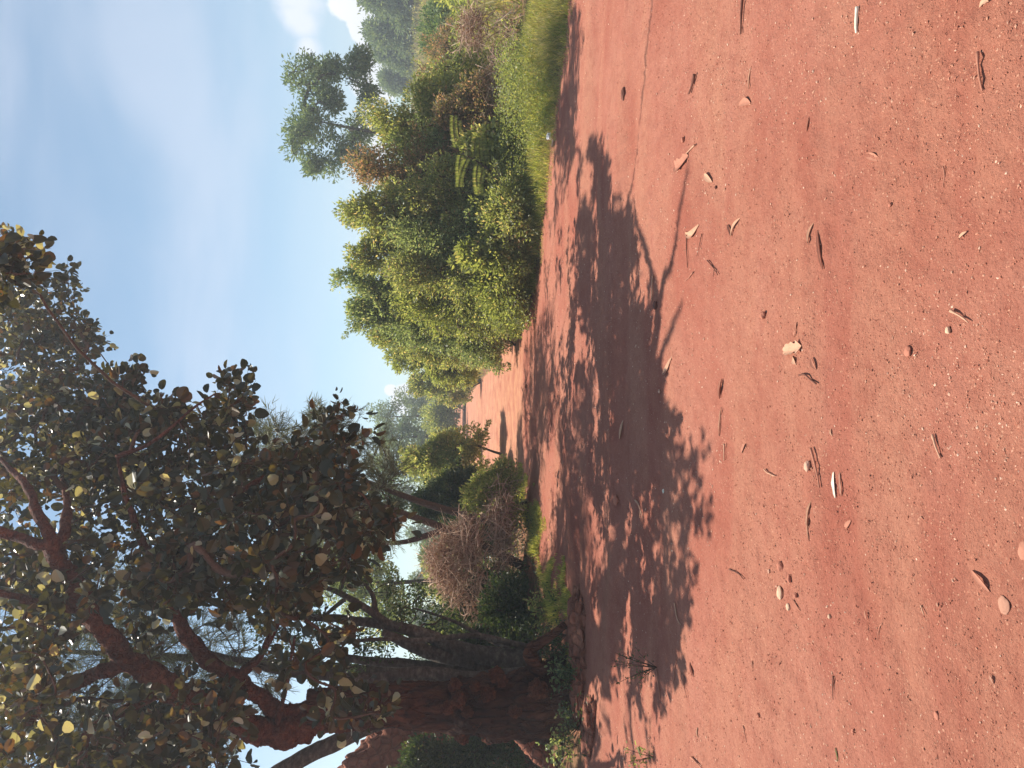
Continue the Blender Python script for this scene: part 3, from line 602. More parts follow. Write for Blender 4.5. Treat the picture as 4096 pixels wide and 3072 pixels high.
# ---- broad-leaved trees in the left background
bx, by = at(2100, 2330, 19)
tree('leafy_tree', 'light leaved tree in the middle distance above the brushwood heap', bx, by, 4.6, 1.5, 421, M_shrub2, .09, .042, 260, 46, lobes=[(P(x, y, 19)[0] - bx, q, P(x, y, 19)[2], .55, .6, .5) for x, y, q in [(1400, 2230, 0), (1440, 2330, .4), (1530, 2250, -.4), (1560, 2340, .3), (1470, 2440, 0), (1340, 2330, .3), (1600, 2420, .2), (1350, 2160, -.3), (1420, 2120, .4), (1580, 2480, -.2)]], tr=.10, bark=M_grey, rc=.22)
bx, by = at(2100, 2135, 17)
tree('leafy_tree', 'dark leaved tree whose reddish trunk shows in the gap over the brushwood heap', bx, by, 4.4, 1.2, 422, M_dark, .08, .036, 200, 46, lobes=[(P(x, y, 17)[0] - bx, q, P(x, y, 17)[2], .5, .6, .45) for x, y, q in [(1380, 2110, 0), (1300, 2020, .4), (1480, 2040, -.4), (1500, 2180, .3), (1250, 2150, 0), (1560, 2000, .1)]], tr=.11, bark=M_limb, rc=.2)

# forked pale grey tree behind and right of the burled tree
def limb_tree(name, label, cat, limbs, m, part='trunk', base=None, seed=1, k=14, rough=.08, rings=False):
    base = limbs[0][0][0] if base is None else base
    e = empty(name, base, label, cat); rng = np.random.default_rng(seed)
    mb = MB(); allp = []
    for pts, rad in limbs:
        p = spline(pts, 7); rr = np.interp(np.linspace(0, 1, len(p)), np.linspace(0, 1, len(rad)), rad)
        p = p + fbm(p * 2.2 + 5, 2, seed)[:, None] * 0.25 * rr[:, None]
        tube(mb, p, rr, k, rng, rough); allp.append(p)
    mb.build(part, m, e, True)
    return e, np.concatenate(allp)
g0 = G(2215, 2640)
zg = float(H(g0[0], 11.0))
D = 11.0
base = P(2180, 2640, D); base[2] = float(H(base[0], base[1])) - .1
gt, gp = limb_tree('forked_grey_tree', 'forked tree with pale sun patches on its trunk, beside the brushwood heap', 'tree', [
    ([base, P(2000, 2625, D), P(1850, 2600, D), P(1700, 2540, D+.1), P(1560, 2500, D+.2), P(1400, 2480, D+.3), P(1250, 2470, D+.3), P(1050, 2430, D+.2)], [.18, .135, .12, .09, .075, .065, .05, .035]),
    ([P(1900, 2640, D), P(1760, 2625, D), P(1620, 2570, D), P(1530, 2530, D)], [.13, .11, .08, .05]),
    ([P(1960, 2660, D+.1), P(1800, 2680, D+.1), P(1680, 2660, D+.2), P(1450, 2640, D+.2), P(1200, 2600, D+.3)], [.12, .10, .08, .06, .035]),
    ([P(1560, 2500, D+.2), P(1460, 2430, D+.2), P(1350, 2370, D+.3), P(1240, 2330, D+.4)], [.065, .05, .04, .03]),
    ([P(1530, 2500, D+.2), P(1500, 2440, D+.2), P(1490, 2380, D+.3), P(1440, 2310, D+.4)], [.055, .045, .035, .02]),
    ([P(1380, 2400, D+.3), P(1330, 2440, D+.3), P(1280, 2480, D+.3)], [.035, .03, .02]),
    ([P(2120, 2590, D), P(1900, 2540, D-.1), P(1700, 2560, D-.2), P(1450, 2560, D-.2), P(1250, 2600, D-.2)], [.05, .04, .035, .025, .015]), ([P(2120, 2640, D), P(1980, 2570, D+.2), P(1800, 2480, D+.3), P(1650, 2430, D+.4)], [.045, .035, .025, .012]),
    ([P(1800, 2680, D+.1), P(1700, 2730, D), P(1500, 2760, D-.1), P(1300, 2740, D-.1)], [.05, .04, .03, .015])], M_grey, seed=5)
rngG = np.random.default_rng(52)
cl = poly_pts([(1250, 2250), (1600, 2300), (1800, 2420), (1900, 2500), (1750, 2620), (1500, 2660), (1250, 2700), (1000, 2600), (1000, 2350)], 110, 11, 12.6, rngG, [[(1240, 2360), (1520, 2330), (1540, 2460), (1330, 2490)]])
mb = MB(); mst_branches(mb, gp[::6], cl, .004, .002, rng=rngG, maxr=.03); mb.build('branches', M_twig, gt, True)
fo = MB(); foliage(fo, cl, np.zeros_like(cl), .17, 44, .07, .032, 'fold', rngG); fo.build('crown', M_dark, gt)
# another thin pale stem between it and the burled trunk
b2 = P(2050, 2700, 10.4); b2[2] = float(H(b2[0], b2[1])) - .1
limb_tree('pale_stem', 'straight pale stem with a sunlit patch just beside the burled trunk', 'tree', [([b2, P(1900, 2705, 10.4), P(1650, 2690, 10.4), P(1450, 2710, 10.5), P(1150, 2690, 10.6), P(800, 2600, 10.7)], [.10, .09, .085, .075, .05, .03]), ([P(1650, 2690, 10.4), P(1480, 2740, 10.5), P(1300, 2790, 10.6)], [.06, .05, .03])], M_grey, seed=8)
# leaning grey trunk crossing the corner of the photo
b3 = P(1700, 2860, 10.2); b3[2] = float(H(b3[0], b3[1])) - .1
limb_tree('leaning_grey_tree', 'smooth grey trunk leaning away behind the burled trunk, in front of the sunlit red mound', 'tree', [([b3, P(1950, 2830, 10.1), P(1650, 2835, 10.0), P(1500, 2890, 9.9), P(1350, 2970, 9.8), P(1180, 3060, 9.7), P(900, 3180, 9.6), P(500, 3300, 9.6)], [.15, .14, .12, .11, .105, .10, .08, .05])], M_grey, seed=9)

# ---- the big tree with burls
D0 = 8.9
e = None
tb = P(2290, 2800, D0); tb[2] = float(H(tb[0], tb[1])) - .15
big = empty('burled_tree', (tb[0], tb[1], tb[2] + .15), 'huge round leaved tree with knobbly burled trunk and red limbs over the shaded track', 'tree')
tpath = spline([tb, P(2150, 2800, D0), P(1950, 2815, D0), P(1750, 2825, D0), P(1550, 2815, D0), P(1380, 2830, D0 - .05), P(1230, 2850, D0 - .1)], 26)
n = len(tpath); K = 110; rng = np.random.default_rng(3)
s = np.linspace(0, 1, n); rad = np.interp(s, [0, .10, .25, .5, .75, 1], [.40, .33, .295, .26, .235, .21])
t = unit(np.gradient(tpath, axis=0)); ang = np.arange(K) * 2 * math.pi / K
u = unit(np.cross(np.broadcast_to([0, 1.0, 0], t.shape), t)); w = np.cross(t, u)
dirv = np.cos(ang)[None, :, None] * u[:, None] + np.sin(ang)[None, :, None] * w[:, None]
Pt = tpath[:, None] + dirv * rad[:, None, None]
q = Pt * np.array([7, 7, 1.6]); disp = .030 * fbm(q, 4, 60) + .018 * (1 - 2 * np.abs(vnoise(Pt * np.array([16, 16, 3.2]), 61)))
flare = np.exp(-s / .10)[:, None] * (.10 + .13 * np.clip(np.sin(ang * 4 + .8), 0, 1) ** 2)[None]
Pt = Pt + dirv * (disp + flare)[..., None]
front = np.array([0, -1, 0])
burls = []
for k in range(64):                # burls: lumps gathered on the side towards the track and the camera
    bs = np.clip(rng.normal(.33, .15), .05, .8); i0 = int(bs * (n - 1)); a0 = rng.normal(0, 1.1)
    dd = unit(front * math.cos(a0) + np.array([1, 0, 0]) * math.sin(a0)); r0 = .05 + .10 * rng.random() ** 1.4
    c = tpath[i0] + dd * (rad[i0] * (.92 + .18 * rng.random())); burls.append((c, r0))
for c, r0 in burls:
    dist = np.linalg.norm(Pt - c, axis=-1); f = np.exp(-(dist / r0) ** 2)[..., None]
    Pt = Pt + unit(Pt - tpath[:, None]) * f * r0 * .75
Pt = Pt + unit(Pt - tpath[:, None]) * (.016 * fbm(Pt * 26, 2, 66))[..., None]
tmb = MB(); ii, jj = np.meshgrid(np.arange(n - 1), np.arange(K), indexing='ij'); a0 = (ii * K + jj).ravel(); a1 = (ii * K + (jj + 1) % K).ravel()
tmb.add(Pt.reshape(-1, 3), [np.stack([a0, a1, a1 + K, a0 + K], -1)])
tmb.build('trunk', M_bark, big, True)
# round burls standing clear of the trunk
def lump(mb, c, r, seed, k=22, sq=(1, 1, 1), amp=.22, fr=1.6):
    th = np.linspace(0, math.pi, k); ph = np.arange(k * 2) * math.pi / k
    T, Q = np.meshgrid(th, ph, indexing='ij'); d = np.stack([np.sin(T) * np.cos(Q), np.sin(T) * np.sin(Q), np.cos(T)], -1)
    rr = 1 + amp * fbm(d * fr + seed * 3.1, 4, seed)
    v = np.array(c) + d * rr[..., None] * r * np.array(sq)
    i, j = np.meshgrid(np.arange(k - 1), np.arange(k * 2), indexing='ij'); a = (i * 2 * k + j).ravel(); b = (i * 2 * k + (j + 1) % (2 * k)).ravel()
    mb.add(v.reshape(-1, 3), [np.stack([a, a + 2 * k, b + 2 * k, b], -1)])
for k, (x, y, r, dy) in enumerate([(1835, 2800, .075, -.40), (1790, 2830, .06, -.4), (1870, 2850, .05, -.4), (1950, 2775, .07, -.4), (2060, 2845, .065, -.40), (1985, 2700, .07, -.25), (2005, 2725, .06, -.3), (1900, 2890, .09, -.3), (2090, 2900, .085, -.25), (1940, 2915, .08, -.2), (1830, 2925, .07, -.15), (1850, 2950, .06, -.1), (1960, 2945, .07, -.05), (1820, 2740, .06, -.35), (2150, 2760, .09, -.40), (1900, 2745, .05, -.4)]):
    b = MB(); c = P(x, y, D0 + dy); lump(b, c, r * 1.15, 20 + k, 30, (1, 1, 1), .34, 3.0); b.build('burl', M_burl, big, True)
# exposed root running down the cut bank
rb = MB(); tube(rb, spline([P(2030, 2900, D0 - .05), P(2090, 2945, D0 - .1), P(2130, 2990, D0 - .1), P(2180, 3040, D0 - .1), P(2230, 3090, D0 - .1), P(2300, 3180, D0 - .1)], 8), np.interp(np.linspace(0, 1, 41), [0, .5, 1], [.09, .10, .08]), 14, rng, .35); rb.build('root', M_mound, big, True)
rb = MB(); tube(rb, spline([P(2170, 2690, D0 - .2), P(2130, 2640, D0 - .2), P(2120, 2600, D0 - .25), P(2180, 2560, D0 - .3), P(2260, 2500, D0 - .4)], 8), np.interp(np.linspace(0, 1, 33), [0, .5, 1], [.10, .07, .04]), 12, rng, .2); rb.build('root', M_bark, big, True)
rb = MB(); tube(rb, spline([P(2290, 2870, D0 - .35), P(2310, 2900, D0 - .6), P(2345, 2930, D0 - .9)], 8), np.interp(np.linspace(0, 1, 17), [0, 1], [.10, .04]), 12, rng, .2); rb.build('root', M_bark, big, True)
LIMBS = [
    ([tpath[-8], P(1230, 2890, 8.75), P(1130, 2935, 8.6), P(1040, 2925, 8.5), P(954, 2880, 8.4), P(742, 2783, 8.2), P(636, 2720, 8.1), P(495, 2621, 8.0), P(417, 2536, 7.9), P(353, 2430, 7.8), P(283, 2324, 7.7), P(233, 2239, 7.6), P(190, 2140, 7.5), P(141, 2006, 7.8), P(70, 1900, 8.3), P(-20, 1820, 8.9)], [.23, .20, .17, .15, .14, .125, .12, .12, .11, .11, .10, .09, .07, .05, .035, .02]),
    ([P(500, 2630, 8.0), P(459, 2665, 8.0), P(350, 2710, 8.0), P(247, 2769, 8.0), P(155, 2840, 7.9), P(0, 3003, 7.8), P(-200, 3100, 7.7), P(-600, 3050, 7.6)], [.09, .085, .08, .075, .06, .05, .05, .03]),
    ([P(1240, 2860, 8.8), P(1120, 2850, 8.7), P(1060, 2800, 8.6), P(950, 2720, 8.5), P(848, 2650, 8.4), P(760, 2560, 8.3), P(700, 2450, 8.2), P(640, 2300, 8.0), P(560, 2150, 7.9), P(500, 1980, 7.9), P(470, 1830, 7.9)], [.15, .12, .11, .10, .09, .08, .07, .06, .045, .03, .015]),
    ([P(700, 2750, 8.2), P(600, 2790, 8.3), P(500, 2850, 8.3), P(353, 2925, 8.3), P(318, 3072, 8.2), P(150, 3200, 8.1)], [.07, .06, .055, .05, .04, .03]),
    ([P(200, 2170, 7.5), P(150, 2175, 7.5), P(60, 2150, 7.6), P(-60, 2120, 7.6), P(-300, 2150, 7.6), P(-700, 2050, 7.6)], [.06, .055, .05, .05, .04, .02]),
    ([P(233, 2239, 7.6), P(270, 2050, 8.3), P(255, 1950, 8.8), P(250, 1880, 9.2)], [.06, .05, .03, .012]),
    ([P(640, 2300, 8.0), P(760, 2180, 7.9), P(880, 2050, 7.9), P(980, 1950, 7.8), P(1130, 1870, 8.2), P(1250, 1740, 8.4)], [.05, .04, .035, .03, .02, .01]),
    ([P(470, 1830, 7.9), P(620, 1760, 7.8), P(760, 1640, 7.8), P(880, 1560, 7.8)], [.03, .02, .015, .008]),
    ([P(950, 2720, 8.5), P(1050, 2600, 8.4), P(1120, 2450, 8.3), P(1150, 2250, 8.2), P(1250, 2050, 8.1)], [.06, .045, .035, .025, .012]),
    ([P(1100, 2935, 8.6), P(1150, 2700, 8.3), P(1180, 2550, 8.1)], [.035, .025, .015]),
    ([P(353, 2430, 7.8), P(200, 2420, 7.7), P(50, 2380, 7.7), P(-200, 2350, 7.7), P(-600, 2400, 7.8)], [.06, .05, .045, .04, .02])]
allp = []
for pts, rd in LIMBS:
    p = spline(pts, 7); rr = np.interp(np.linspace(0, 1, len(p)), np.linspace(0, 1, len(rd)), rd)
    p = p + np.stack([fbm(p * 3.1, 2, 71), fbm(p * 3.1 + 7, 2, 72), fbm(p * 3.1 + 3, 2, 73)], -1) * np.minimum(rr, .06)[:, None] * .55
    mb = MB(); p = spline(p[::2], 4) if len(p) > 8 else p; rr = np.interp(np.linspace(0, 1, len(p)), np.linspace(0, 1, len(rd)), rd) * .9; tube(mb, p, rr, 18, rng, .18)
    vv = mb.v[0]; cc = np.repeat(p, 18, 0); mb.v[0] = vv + unit(vv - cc) * (fbm(vv * 7, 4, 74) * np.repeat(rr, 18) * .28)[:, None]; mb.build('limb', M_limb, big, True); allp.append(p)
allp = np.concatenate(allp)
s2 = 4096 / 2212.
outline = [(-20, 500), (40, 505), (74, 540), (70, 575), (95, 605), (150, 575), (160, 600), (150, 640), (180, 690), (228, 742), (195, 770), (205, 825), (300, 792), (298, 822), (270, 850), (330, 860), (393, 878), (400, 912), (345, 950), (390, 935), (440, 890), (485, 815), (533, 812), (540, 845), (545, 880), (520, 910), (548, 950), (500, 985), (560, 1000), (615, 962), (660, 950), (680, 935), (683, 880), (740, 872), (758, 885), (735, 925), (765, 955), (740, 1000), (800, 1040), (855, 1075), (850, 1190), (760, 1230), (700, 1260), (690, 1320), (600, 1350), (560, 1320), (400, 1290), (330, 1300), (350, 1400), (520, 1500), (480, 1545), (520, 1659), (300, 1700), (-20, 1700)]
outline = [(x * s2, y * s2) for x, y in outline]
HOLES = [[(x * s2, y * s2) for x, y in h] for h in ([(100, 1330), (190, 1310), (330, 1420), (320, 1530), (160, 1560), (90, 1500)], [(230, 1395), (300, 1330), (560, 1360), (560, 1500), (330, 1500)], [(150, 1210), (175, 1200), (180, 1290), (150, 1290)], [(0, 1380), (40, 1380), (30, 1440), (0, 1440)])]
rngL = np.random.default_rng(11)
def inside(pl, x, y):
    c = False; j = len(pl) - 1
    for i in range(len(pl)):
        if (pl[i][1] > y) != (pl[j][1] > y) and x < (pl[j][0] - pl[i][0]) * (y - pl[i][1]) / (pl[j][1] - pl[i][1]) + pl[i][0]: c = not c
        j = i
    return c
def pix(p):
    d = np.array(p) - np.array([0, 0, CAM_Z]); f = d @ cF; return 2048 - (d @ cU) / f * F_PX, 1536 - (d @ cR) / f * F_PX
SHADE = [(2345, 560), (2400, 620), (2480, 830), (2560, 1020), (2590, 1120), (2600, 1350), (2640, 1500), (2680, 1700), (2740, 2000), (2770, 2450), (2730, 2600), (2710, 2800), (2720, 3072), (2720, 3600), (2200, 3600), (2200, 2650), (2320, 2520), (2310, 2150), (2200, 1960), (2128, 1890), (2128, 1400), (2150, 1250), (2195, 1020), (2300, 900), (2330, 600)]
def shade_of(p):
    g = np.array([p[0] + SUN_A * p[2], p[1] - SUN_B * p[2], 0.0])
    if g[1] < 1.0: return 'out'
    x, y = pix(g)
    if x > 4400 or y < -250 or y > 3400: return 'out'
    return 'in' if inside(SHADE, x, y) else 'lit'
heap_c = np.array([P(1850, 2250, 12.9)[0], 12.9, 1.1]); sun_dir = -np.array(sd)
def off_heap(p):
    r = p - heap_c; t_ = r @ sun_dir
    return not (t_ > 0 and np.linalg.norm(r - t_ * sun_dir) < 1.3)
def fits(p, need_shade=False):
    if not off_heap(p): return False
    gq = np.array([p[0] + SUN_A * p[2], (p[1] - SUN_B * p[2]) * .8, 0.0])
    if vnoise(gq * 2.6, 91) + .5 * vnoise(gq * 5.5, 92) < (-.10 if need_shade else -.32): return False
    x, y = pix(p); vis = -20 < x < 4120 and -20 < y < 3092
    if vis and (not inside(outline, x, y) or any(inside(h, x, y) for h in HOLES)): return False
    k = shade_of(p); return k == 'in' if need_shade else k != 'lit'
def hull_a(n):                # clusters seen in the picture's crown
    o = []
    while len(o) < n:
        x, y = rngL.random() * 1600 - 20, 860 + rngL.random() * 2290
        if not inside(outline, x, y) or (y > 1700 and vnoise(np.array([x / 150., y / 150., 0]), 93) + .5 * vnoise(np.array([x / 60., y / 60., 0]), 94) < -.42): continue
        for q in range(40):
            p = P(x, y, 6.3 + 5.2 * rngL.random() ** 1.3) if q < 12 else P(x, y, 6.0 + 8 * rngL.random())
            if fits(p): o.append(p); break
        else:
            p = P(x, y, 12.0 + 2.0 * rngL.random()) if y < 1650 else P(x, y, 8 + 2 * rngL.random())
            if off_heap(p) and rngL.random() < (1 if y < 1650 else .45): o.append(p)
    return o
def hull_b(n):                # clusters that shade the track
    o = []; pts = []
    while len(pts) < n:
        x, y = 2120 + rngL.random() * 660, 550 + rngL.random() * 2900
        if not inside(SHADE, x, y): continue
        g = G(x, y)
        if y < 2500 and rngL.random() > min(1, (g[1] / 11.) ** 2): continue
        pts.append(1)
        for _ in range(14):
            h = 3.2 + 6.0 * rngL.random(); p = np.array([g[0] - SUN_A * h, g[1] + SUN_B * h, h])
            if fits(p, True): o.append(p); break
    return o
A = np.array(hull_a(1420)); up_ = np.array(hull_b(210)); fr_ = poly_pts([q for q in outline if q[1] < 1660] + [(60, 1650)], 75, 11.8, 14.0, rngL)
patches = [[(x * s2, y * s2) for x, y in h] for h in ([(590, 1390), (640, 1300), (700, 1290), (760, 1330), (770, 1420), (700, 1480), (600, 1470)], [(380, 1540), (430, 1500), (500, 1520), (520, 1600), (420, 1640)], [(700, 1480), (790, 1480), (830, 1560), (760, 1600), (700, 1560)], [(0, 1370), (80, 1380), (120, 1500), (60, 1560), (0, 1560)], [(340, 1160), (440, 1160), (460, 1240), (360, 1260)])]
Bp = np.concatenate([poly_pts(pl, 13, 6.4, 7.4, rngL) for pl in patches])
side_shade = np.array([(-.56 * D_ - 2.6 * q, D_, z_) for D_, q, z_ in zip(8.0 + 2.6 * rngL.random(260), rngL.random(260), 1.6 + 4.2 * rngL.random(260))])  # unseen leaf clusters added beyond the frame to darken the trunk area
C = np.concatenate([A, Bp, up_, side_shade, fr_])
wood = MB(); dirs = mst_branches(wood, allp[::2], C, .0035, .0024, rng=rngL, maxr=.035, k=5, wig=.25)
fo = MB(); nlv = 13
m = len(C); c = np.repeat(C, nlv, 0); dr = np.repeat(dirs, nlv, 0)
tt = rngL.random(m * nlv); side = unit(rngL.normal(size=(m * nlv, 3)))
dtw = np.repeat(unit(dirs + rngL.normal(size=(m, 3)) * .35 + np.array([0, 0, .1])), nlv, 0)
pos = c + dtw * ((tt - .35) * .34)[:, None] + side * .055 * (.6 + rngL.random((m * nlv, 1)))
T = side * .9 + dtw * .5 + np.array([0, 0, -.25]); Nn = rngL.normal(size=(m * nlv, 3)) + np.array([0, 0, .25])
ll = .108 * (.38 + .85 * rngL.random(m * nlv)) * np.repeat(.75 + .5 * rngL.random(m), nlv)
leaves(fo, pos, T, Nn, ll, ll * (.66 + .34 * rngL.random(m * nlv)), 'round')
for q in range(m):
    d0 = dtw[q * nlv]; tube(wood, C[q] + d0 * np.linspace(-.12, .22, 3)[:, None], np.array([.004, .003, .0015]), 3, cap=False)
wood.build('branches', M_twig, big, True); fo.build('crown', M_round, big)
# leafy suckers on the trunk base are herbs of their own
def herb(name, label, x, y, D, r, n, L, seed, m=M_shrub2, shape='round', h=.25, cat='plant', group=None):
    rng = np.random.default_rng(seed); p = P(x, y, D); z0 = float(H(p[0], p[1])); b = np.array([p[0], p[1], z0]); ee = empty(name, b, label, cat, group)
    st = MB(); fo = MB(); ns = max(5, n // 9)
    a = rng.random(ns) * 6.28; rr = r * rng.random(ns) ** .6; tips = b + np.stack([np.cos(a) * rr, np.sin(a) * rr, h * (.4 + .7 * rng.random(ns))], -1)
    for q in range(ns): tube(st, b + (tips[q] - b) * np.linspace(0, 1, 4)[:, None] * np.array([1, 1, 1]) + np.array([0, 0, .02]) * np.sin(np.linspace(0, 3.14, 4))[:, None], np.linspace(.003, .0015, 4), 3, cap=False)
    k = rng.integers(ns, size=n); f = .35 + .65 * rng.random((n, 1)); c = b + (tips[k] - b) * f + rng.normal(size=(n, 3)) * .02
    leaves(fo, c, rng.normal(size=(n, 3)) + np.array([0, 0, .3]), rng.normal(size=(n, 3)) * .5 + np.array([0, 0, .8]), L * (.6 + .7 * rng.random(n)), L * .6, shape)
    st.build('stems', M_twig, ee, True); fo.build('leaves', m, ee); return ee
for k, (x, y, D, r, n, L, w, mm) in enumerate([
    (2330, 2690, 8.1, .28, 260, .035, 'small leaved herb sprawling below the burls at the foot of the burled trunk', M_dark), (2290, 2700, 8.6, .22, 90, .05, 'grey leaved herb against the bank left of the trunk foot', M_shrub2),
    (2220, 2840, 8.35, .10, 26, .055, 'sprig of pale leaves standing on the root of the burled trunk', M_shrub2), (2330, 2900, 8.0, .3, 240, .035, 'dense creeping herb in front of the burled trunk', M_dark),
    (2310, 2980, 8.0, .25, 120, .04, 'broad leaved herb below the exposed pale root', M_shrub), (2260, 3020, 8.3, .2, 60, .05, 'pale herb at the corner of the photo under the exposed root', M_shrub2),
    (2230, 2540, 9.0, .25, 130, .045, 'little shrub on the shaded bank right of the burled trunk', M_dark), (2150, 2430, 10.6, .35, 240, .05, 'weedy clump at the foot of the brushwood heap', M_shrub), (2260, 2620, 8.8, .25, 160, .04, 'creeping weed on the earth bank between trunk and track', M_dark),
    (2600, 2670, 5.3, .16, 110, .018, 'patch of tiny dark weeds growing in the shade on the track', M_dark), (2580, 3030, 5.4, .12, 40, .03, 'weed in the shade at the bottom edge of the photo', M_shrub), (2090, 2500, 11.4, .3, 220, .05, 'dark weed clump below the forked grey tree', M_dark)]):
    herb('weed', w, x, y, D, r, n, L, 500 + k, mm, h=.3 if r > .15 else .2)
# feathery weed in front of the hedge
fx, fy = at(1990, 700, 12.7)
rng = np.random.default_rng(61); fz = float(H(fx, fy)); fe = empty('feathery_weed', (fx, fy, fz), 'arching weed stalk with comb like leaflets in front of the dark hollow of the hedge', 'plant')
st = MB(); fo = MB()
stem = spline([(fx + .05, fy, fz), P(2000, 700, 12.6), P(1900, 640, 12.5), P(1790, 580, 12.5)], 8); tube(st, stem, np.linspace(.018, .006, len(stem)), 6)
for k in range(14):
    i0 = 6 + int(k * (len(stem) - 8) / 14); b = stem[min(i0, len(stem) - 1)]; sgn = 1 if k % 2 else -1
    d = unit(np.array([.75 * sgn, -.2, .15 + .25 * rng.random()])); ln = .42 + .2 * rng.random()
    pts = b + d * np.linspace(0, ln, 6)[:, None] + np.array([0, 0, -.12]) * np.linspace(0, 1, 6)[:, None] ** 2; tube(st, pts, np.linspace(.004, .002, 6), 3, cap=False)
    for sg in (-1, 1):
        tq = np.linspace(.1, 1, 22); c = b + d * (tq * ln)[:, None] + np.array([0, 0, -.12]) * tq[:, None] ** 2
        leaves(fo, c, np.tile(np.array([.15 * sgn, -.25, .9 * sg]), (22, 1)), np.tile(np.array([0, -1.0, .2]), (22, 1)), .075, .022, 'fold')
st.build('stalk', M_twig, fe, True); fo.build('leaflets', M_shrub3, fe)

# ---- red earth mound and cut bank at the left edge
mm = P(1700, 3060, 10.6); mz = float(H(mm[0], mm[1])); mo = MB(); lump(mo, (mm[0] - .55, mm[1] + 1.2, mz + 1.0), 1.0, 5, 90, (.95, .95, 1.85), .16, 2.6)
mound = mo.build('earth_mound', M_mound, smooth=True); tag(mound, 'tall rounded red earth mound with sunlit cracked top behind the leaning grey trunk', 'mound')
mo = MB(); 
for k, (x, y, D, r, sq) in enumerate([(2290, 2480, 8.6, .22, (1.6, .9, .5)), (2300, 2570, 8.3, .26, (1.7, .8, .55)), (2330, 2780, 8.1, .22, (1.8, .8, .45)), (2360, 2950, 7.6, .22, (1.8, .8, .4))]):
    b = MB(); p = P(x, y, D); lump(b, (p[0], p[1], float(H(p[0], p[1])) - .02), r, 40 + k, 40, sq, .32, 2.4)
    o = b.build('earth_lump', M_mound, smooth=True); tag(o, ['crumbling red earth lump below the brushwood heap beside the grass strip', 'crumbling red earth lump between the forked grey tree and the track', 'low red earth lump among the herbs in front of the burled trunk', 'low red earth lump at the bottom edge of the photo below the exposed root'][k], 'earth lump', 'lumps of the eroded bank')

# undergrowth closing the left background
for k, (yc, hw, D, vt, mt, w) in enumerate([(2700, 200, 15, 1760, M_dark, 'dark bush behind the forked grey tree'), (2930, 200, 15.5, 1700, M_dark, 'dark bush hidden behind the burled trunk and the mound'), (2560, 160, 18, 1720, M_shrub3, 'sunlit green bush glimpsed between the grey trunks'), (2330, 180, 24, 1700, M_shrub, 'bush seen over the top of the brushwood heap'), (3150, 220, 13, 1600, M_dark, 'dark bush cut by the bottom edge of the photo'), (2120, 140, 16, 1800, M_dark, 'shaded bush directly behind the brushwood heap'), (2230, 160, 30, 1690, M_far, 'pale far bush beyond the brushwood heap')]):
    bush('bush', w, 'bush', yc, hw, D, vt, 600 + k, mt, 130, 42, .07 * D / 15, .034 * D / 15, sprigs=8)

bush('bush', 'dark bush added as shade between the burled trunk and the bottom edge of the photo', 'bush', 3040, 130, 9.9, 1610, 640, M_dark, 200, 44, .05, .024, sprigs=6)  # added foliage stands in for the dark shaded bank below the mound top
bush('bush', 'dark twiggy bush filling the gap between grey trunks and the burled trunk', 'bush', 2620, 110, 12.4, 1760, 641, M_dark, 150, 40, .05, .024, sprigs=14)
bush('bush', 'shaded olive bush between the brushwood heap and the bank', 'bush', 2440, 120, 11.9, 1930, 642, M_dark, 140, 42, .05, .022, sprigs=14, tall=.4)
# ---- grasses of the verges
def patchy(x, y, s=1.6, seed=4): return sstep(-.45, .35, fbm(np.stack([x * s, y * s, x * 0], -1), 3, seed))
def ragged(x, y): return .18 * fbm(np.stack([x * 3.0, y * 3.0, x * 0], -1), 3, 15)
def grass(name, label, pts, hgt_, w, m, seed, lean=.35):
    rng = np.random.default_rng(seed); n = len(pts); mb = MB()
    z = H(pts[:, 0], pts[:, 1]) - .005
    T = np.stack([rng.normal(size=n) * lean, rng.normal(size=n) * lean, np.ones(n)], -1); N = rng.normal(size=(n, 3)) * np.array([1, 1, .1])
    l = hgt_ * (.45 + .75 * rng.random(n)) * (.35 + .85 * sstep(0, .9, np.maximum(verge_r(pts[:, 0], pts[:, 1]), verge_l(pts[:, 0], pts[:, 1]))) ) * (.6 + .8 * patchy(pts[:, 0], pts[:, 1], 2.6, 77)); leaves(mb, np.stack([pts[:, 0], pts[:, 1], z], -1), T, N, l, w, 'blade')
    o = mb.build(name, m); tag(o, label, 'grass', kind='stuff'); return o
rng = np.random.default_rng(9)
def scatter(n, x0, x1, y0, y1, f):
    out = []
    tot = 0
    while tot < n:
        x = x0 + (x1 - x0) * rng.random(n); y = y0 + (y1 - y0) * rng.random(n) ; k = rng.random(n) < f(x, y); out.append(np.stack([x[k], y[k]], -1)); tot += k.sum()
    return np.concatenate(out)[:n]
g1 = scatter(52000, .6, 9, 7, 15.5, lambda x, y: (verge_r(x, y) + 1.6 * ragged(x, y) > .12 * rng.random(len(x)) ** 2 - .05) * (verge_r(x, y) < 3.6) * (.15 + .85 * patchy(x, y)) * (.25 + .75 * sstep(-.1, .6, verge_r(x, y))))
grass('verge_grass', 'green grass growing thick along the right verge under the hedge', g1, .15, .010, M_grass, 1)
g2 = scatter(16000, .6, 9, 7, 15.5, lambda x, y: (verge_r(x, y) + ragged(x, y) > .02) * (verge_r(x, y) < 3.5) * patchy(x, y, 1.0, 8))
grass('dry_verge_grass', 'yellowing dry grass mixed into the right verge', g2, .22, .008, M_drygrass, 2, .5)
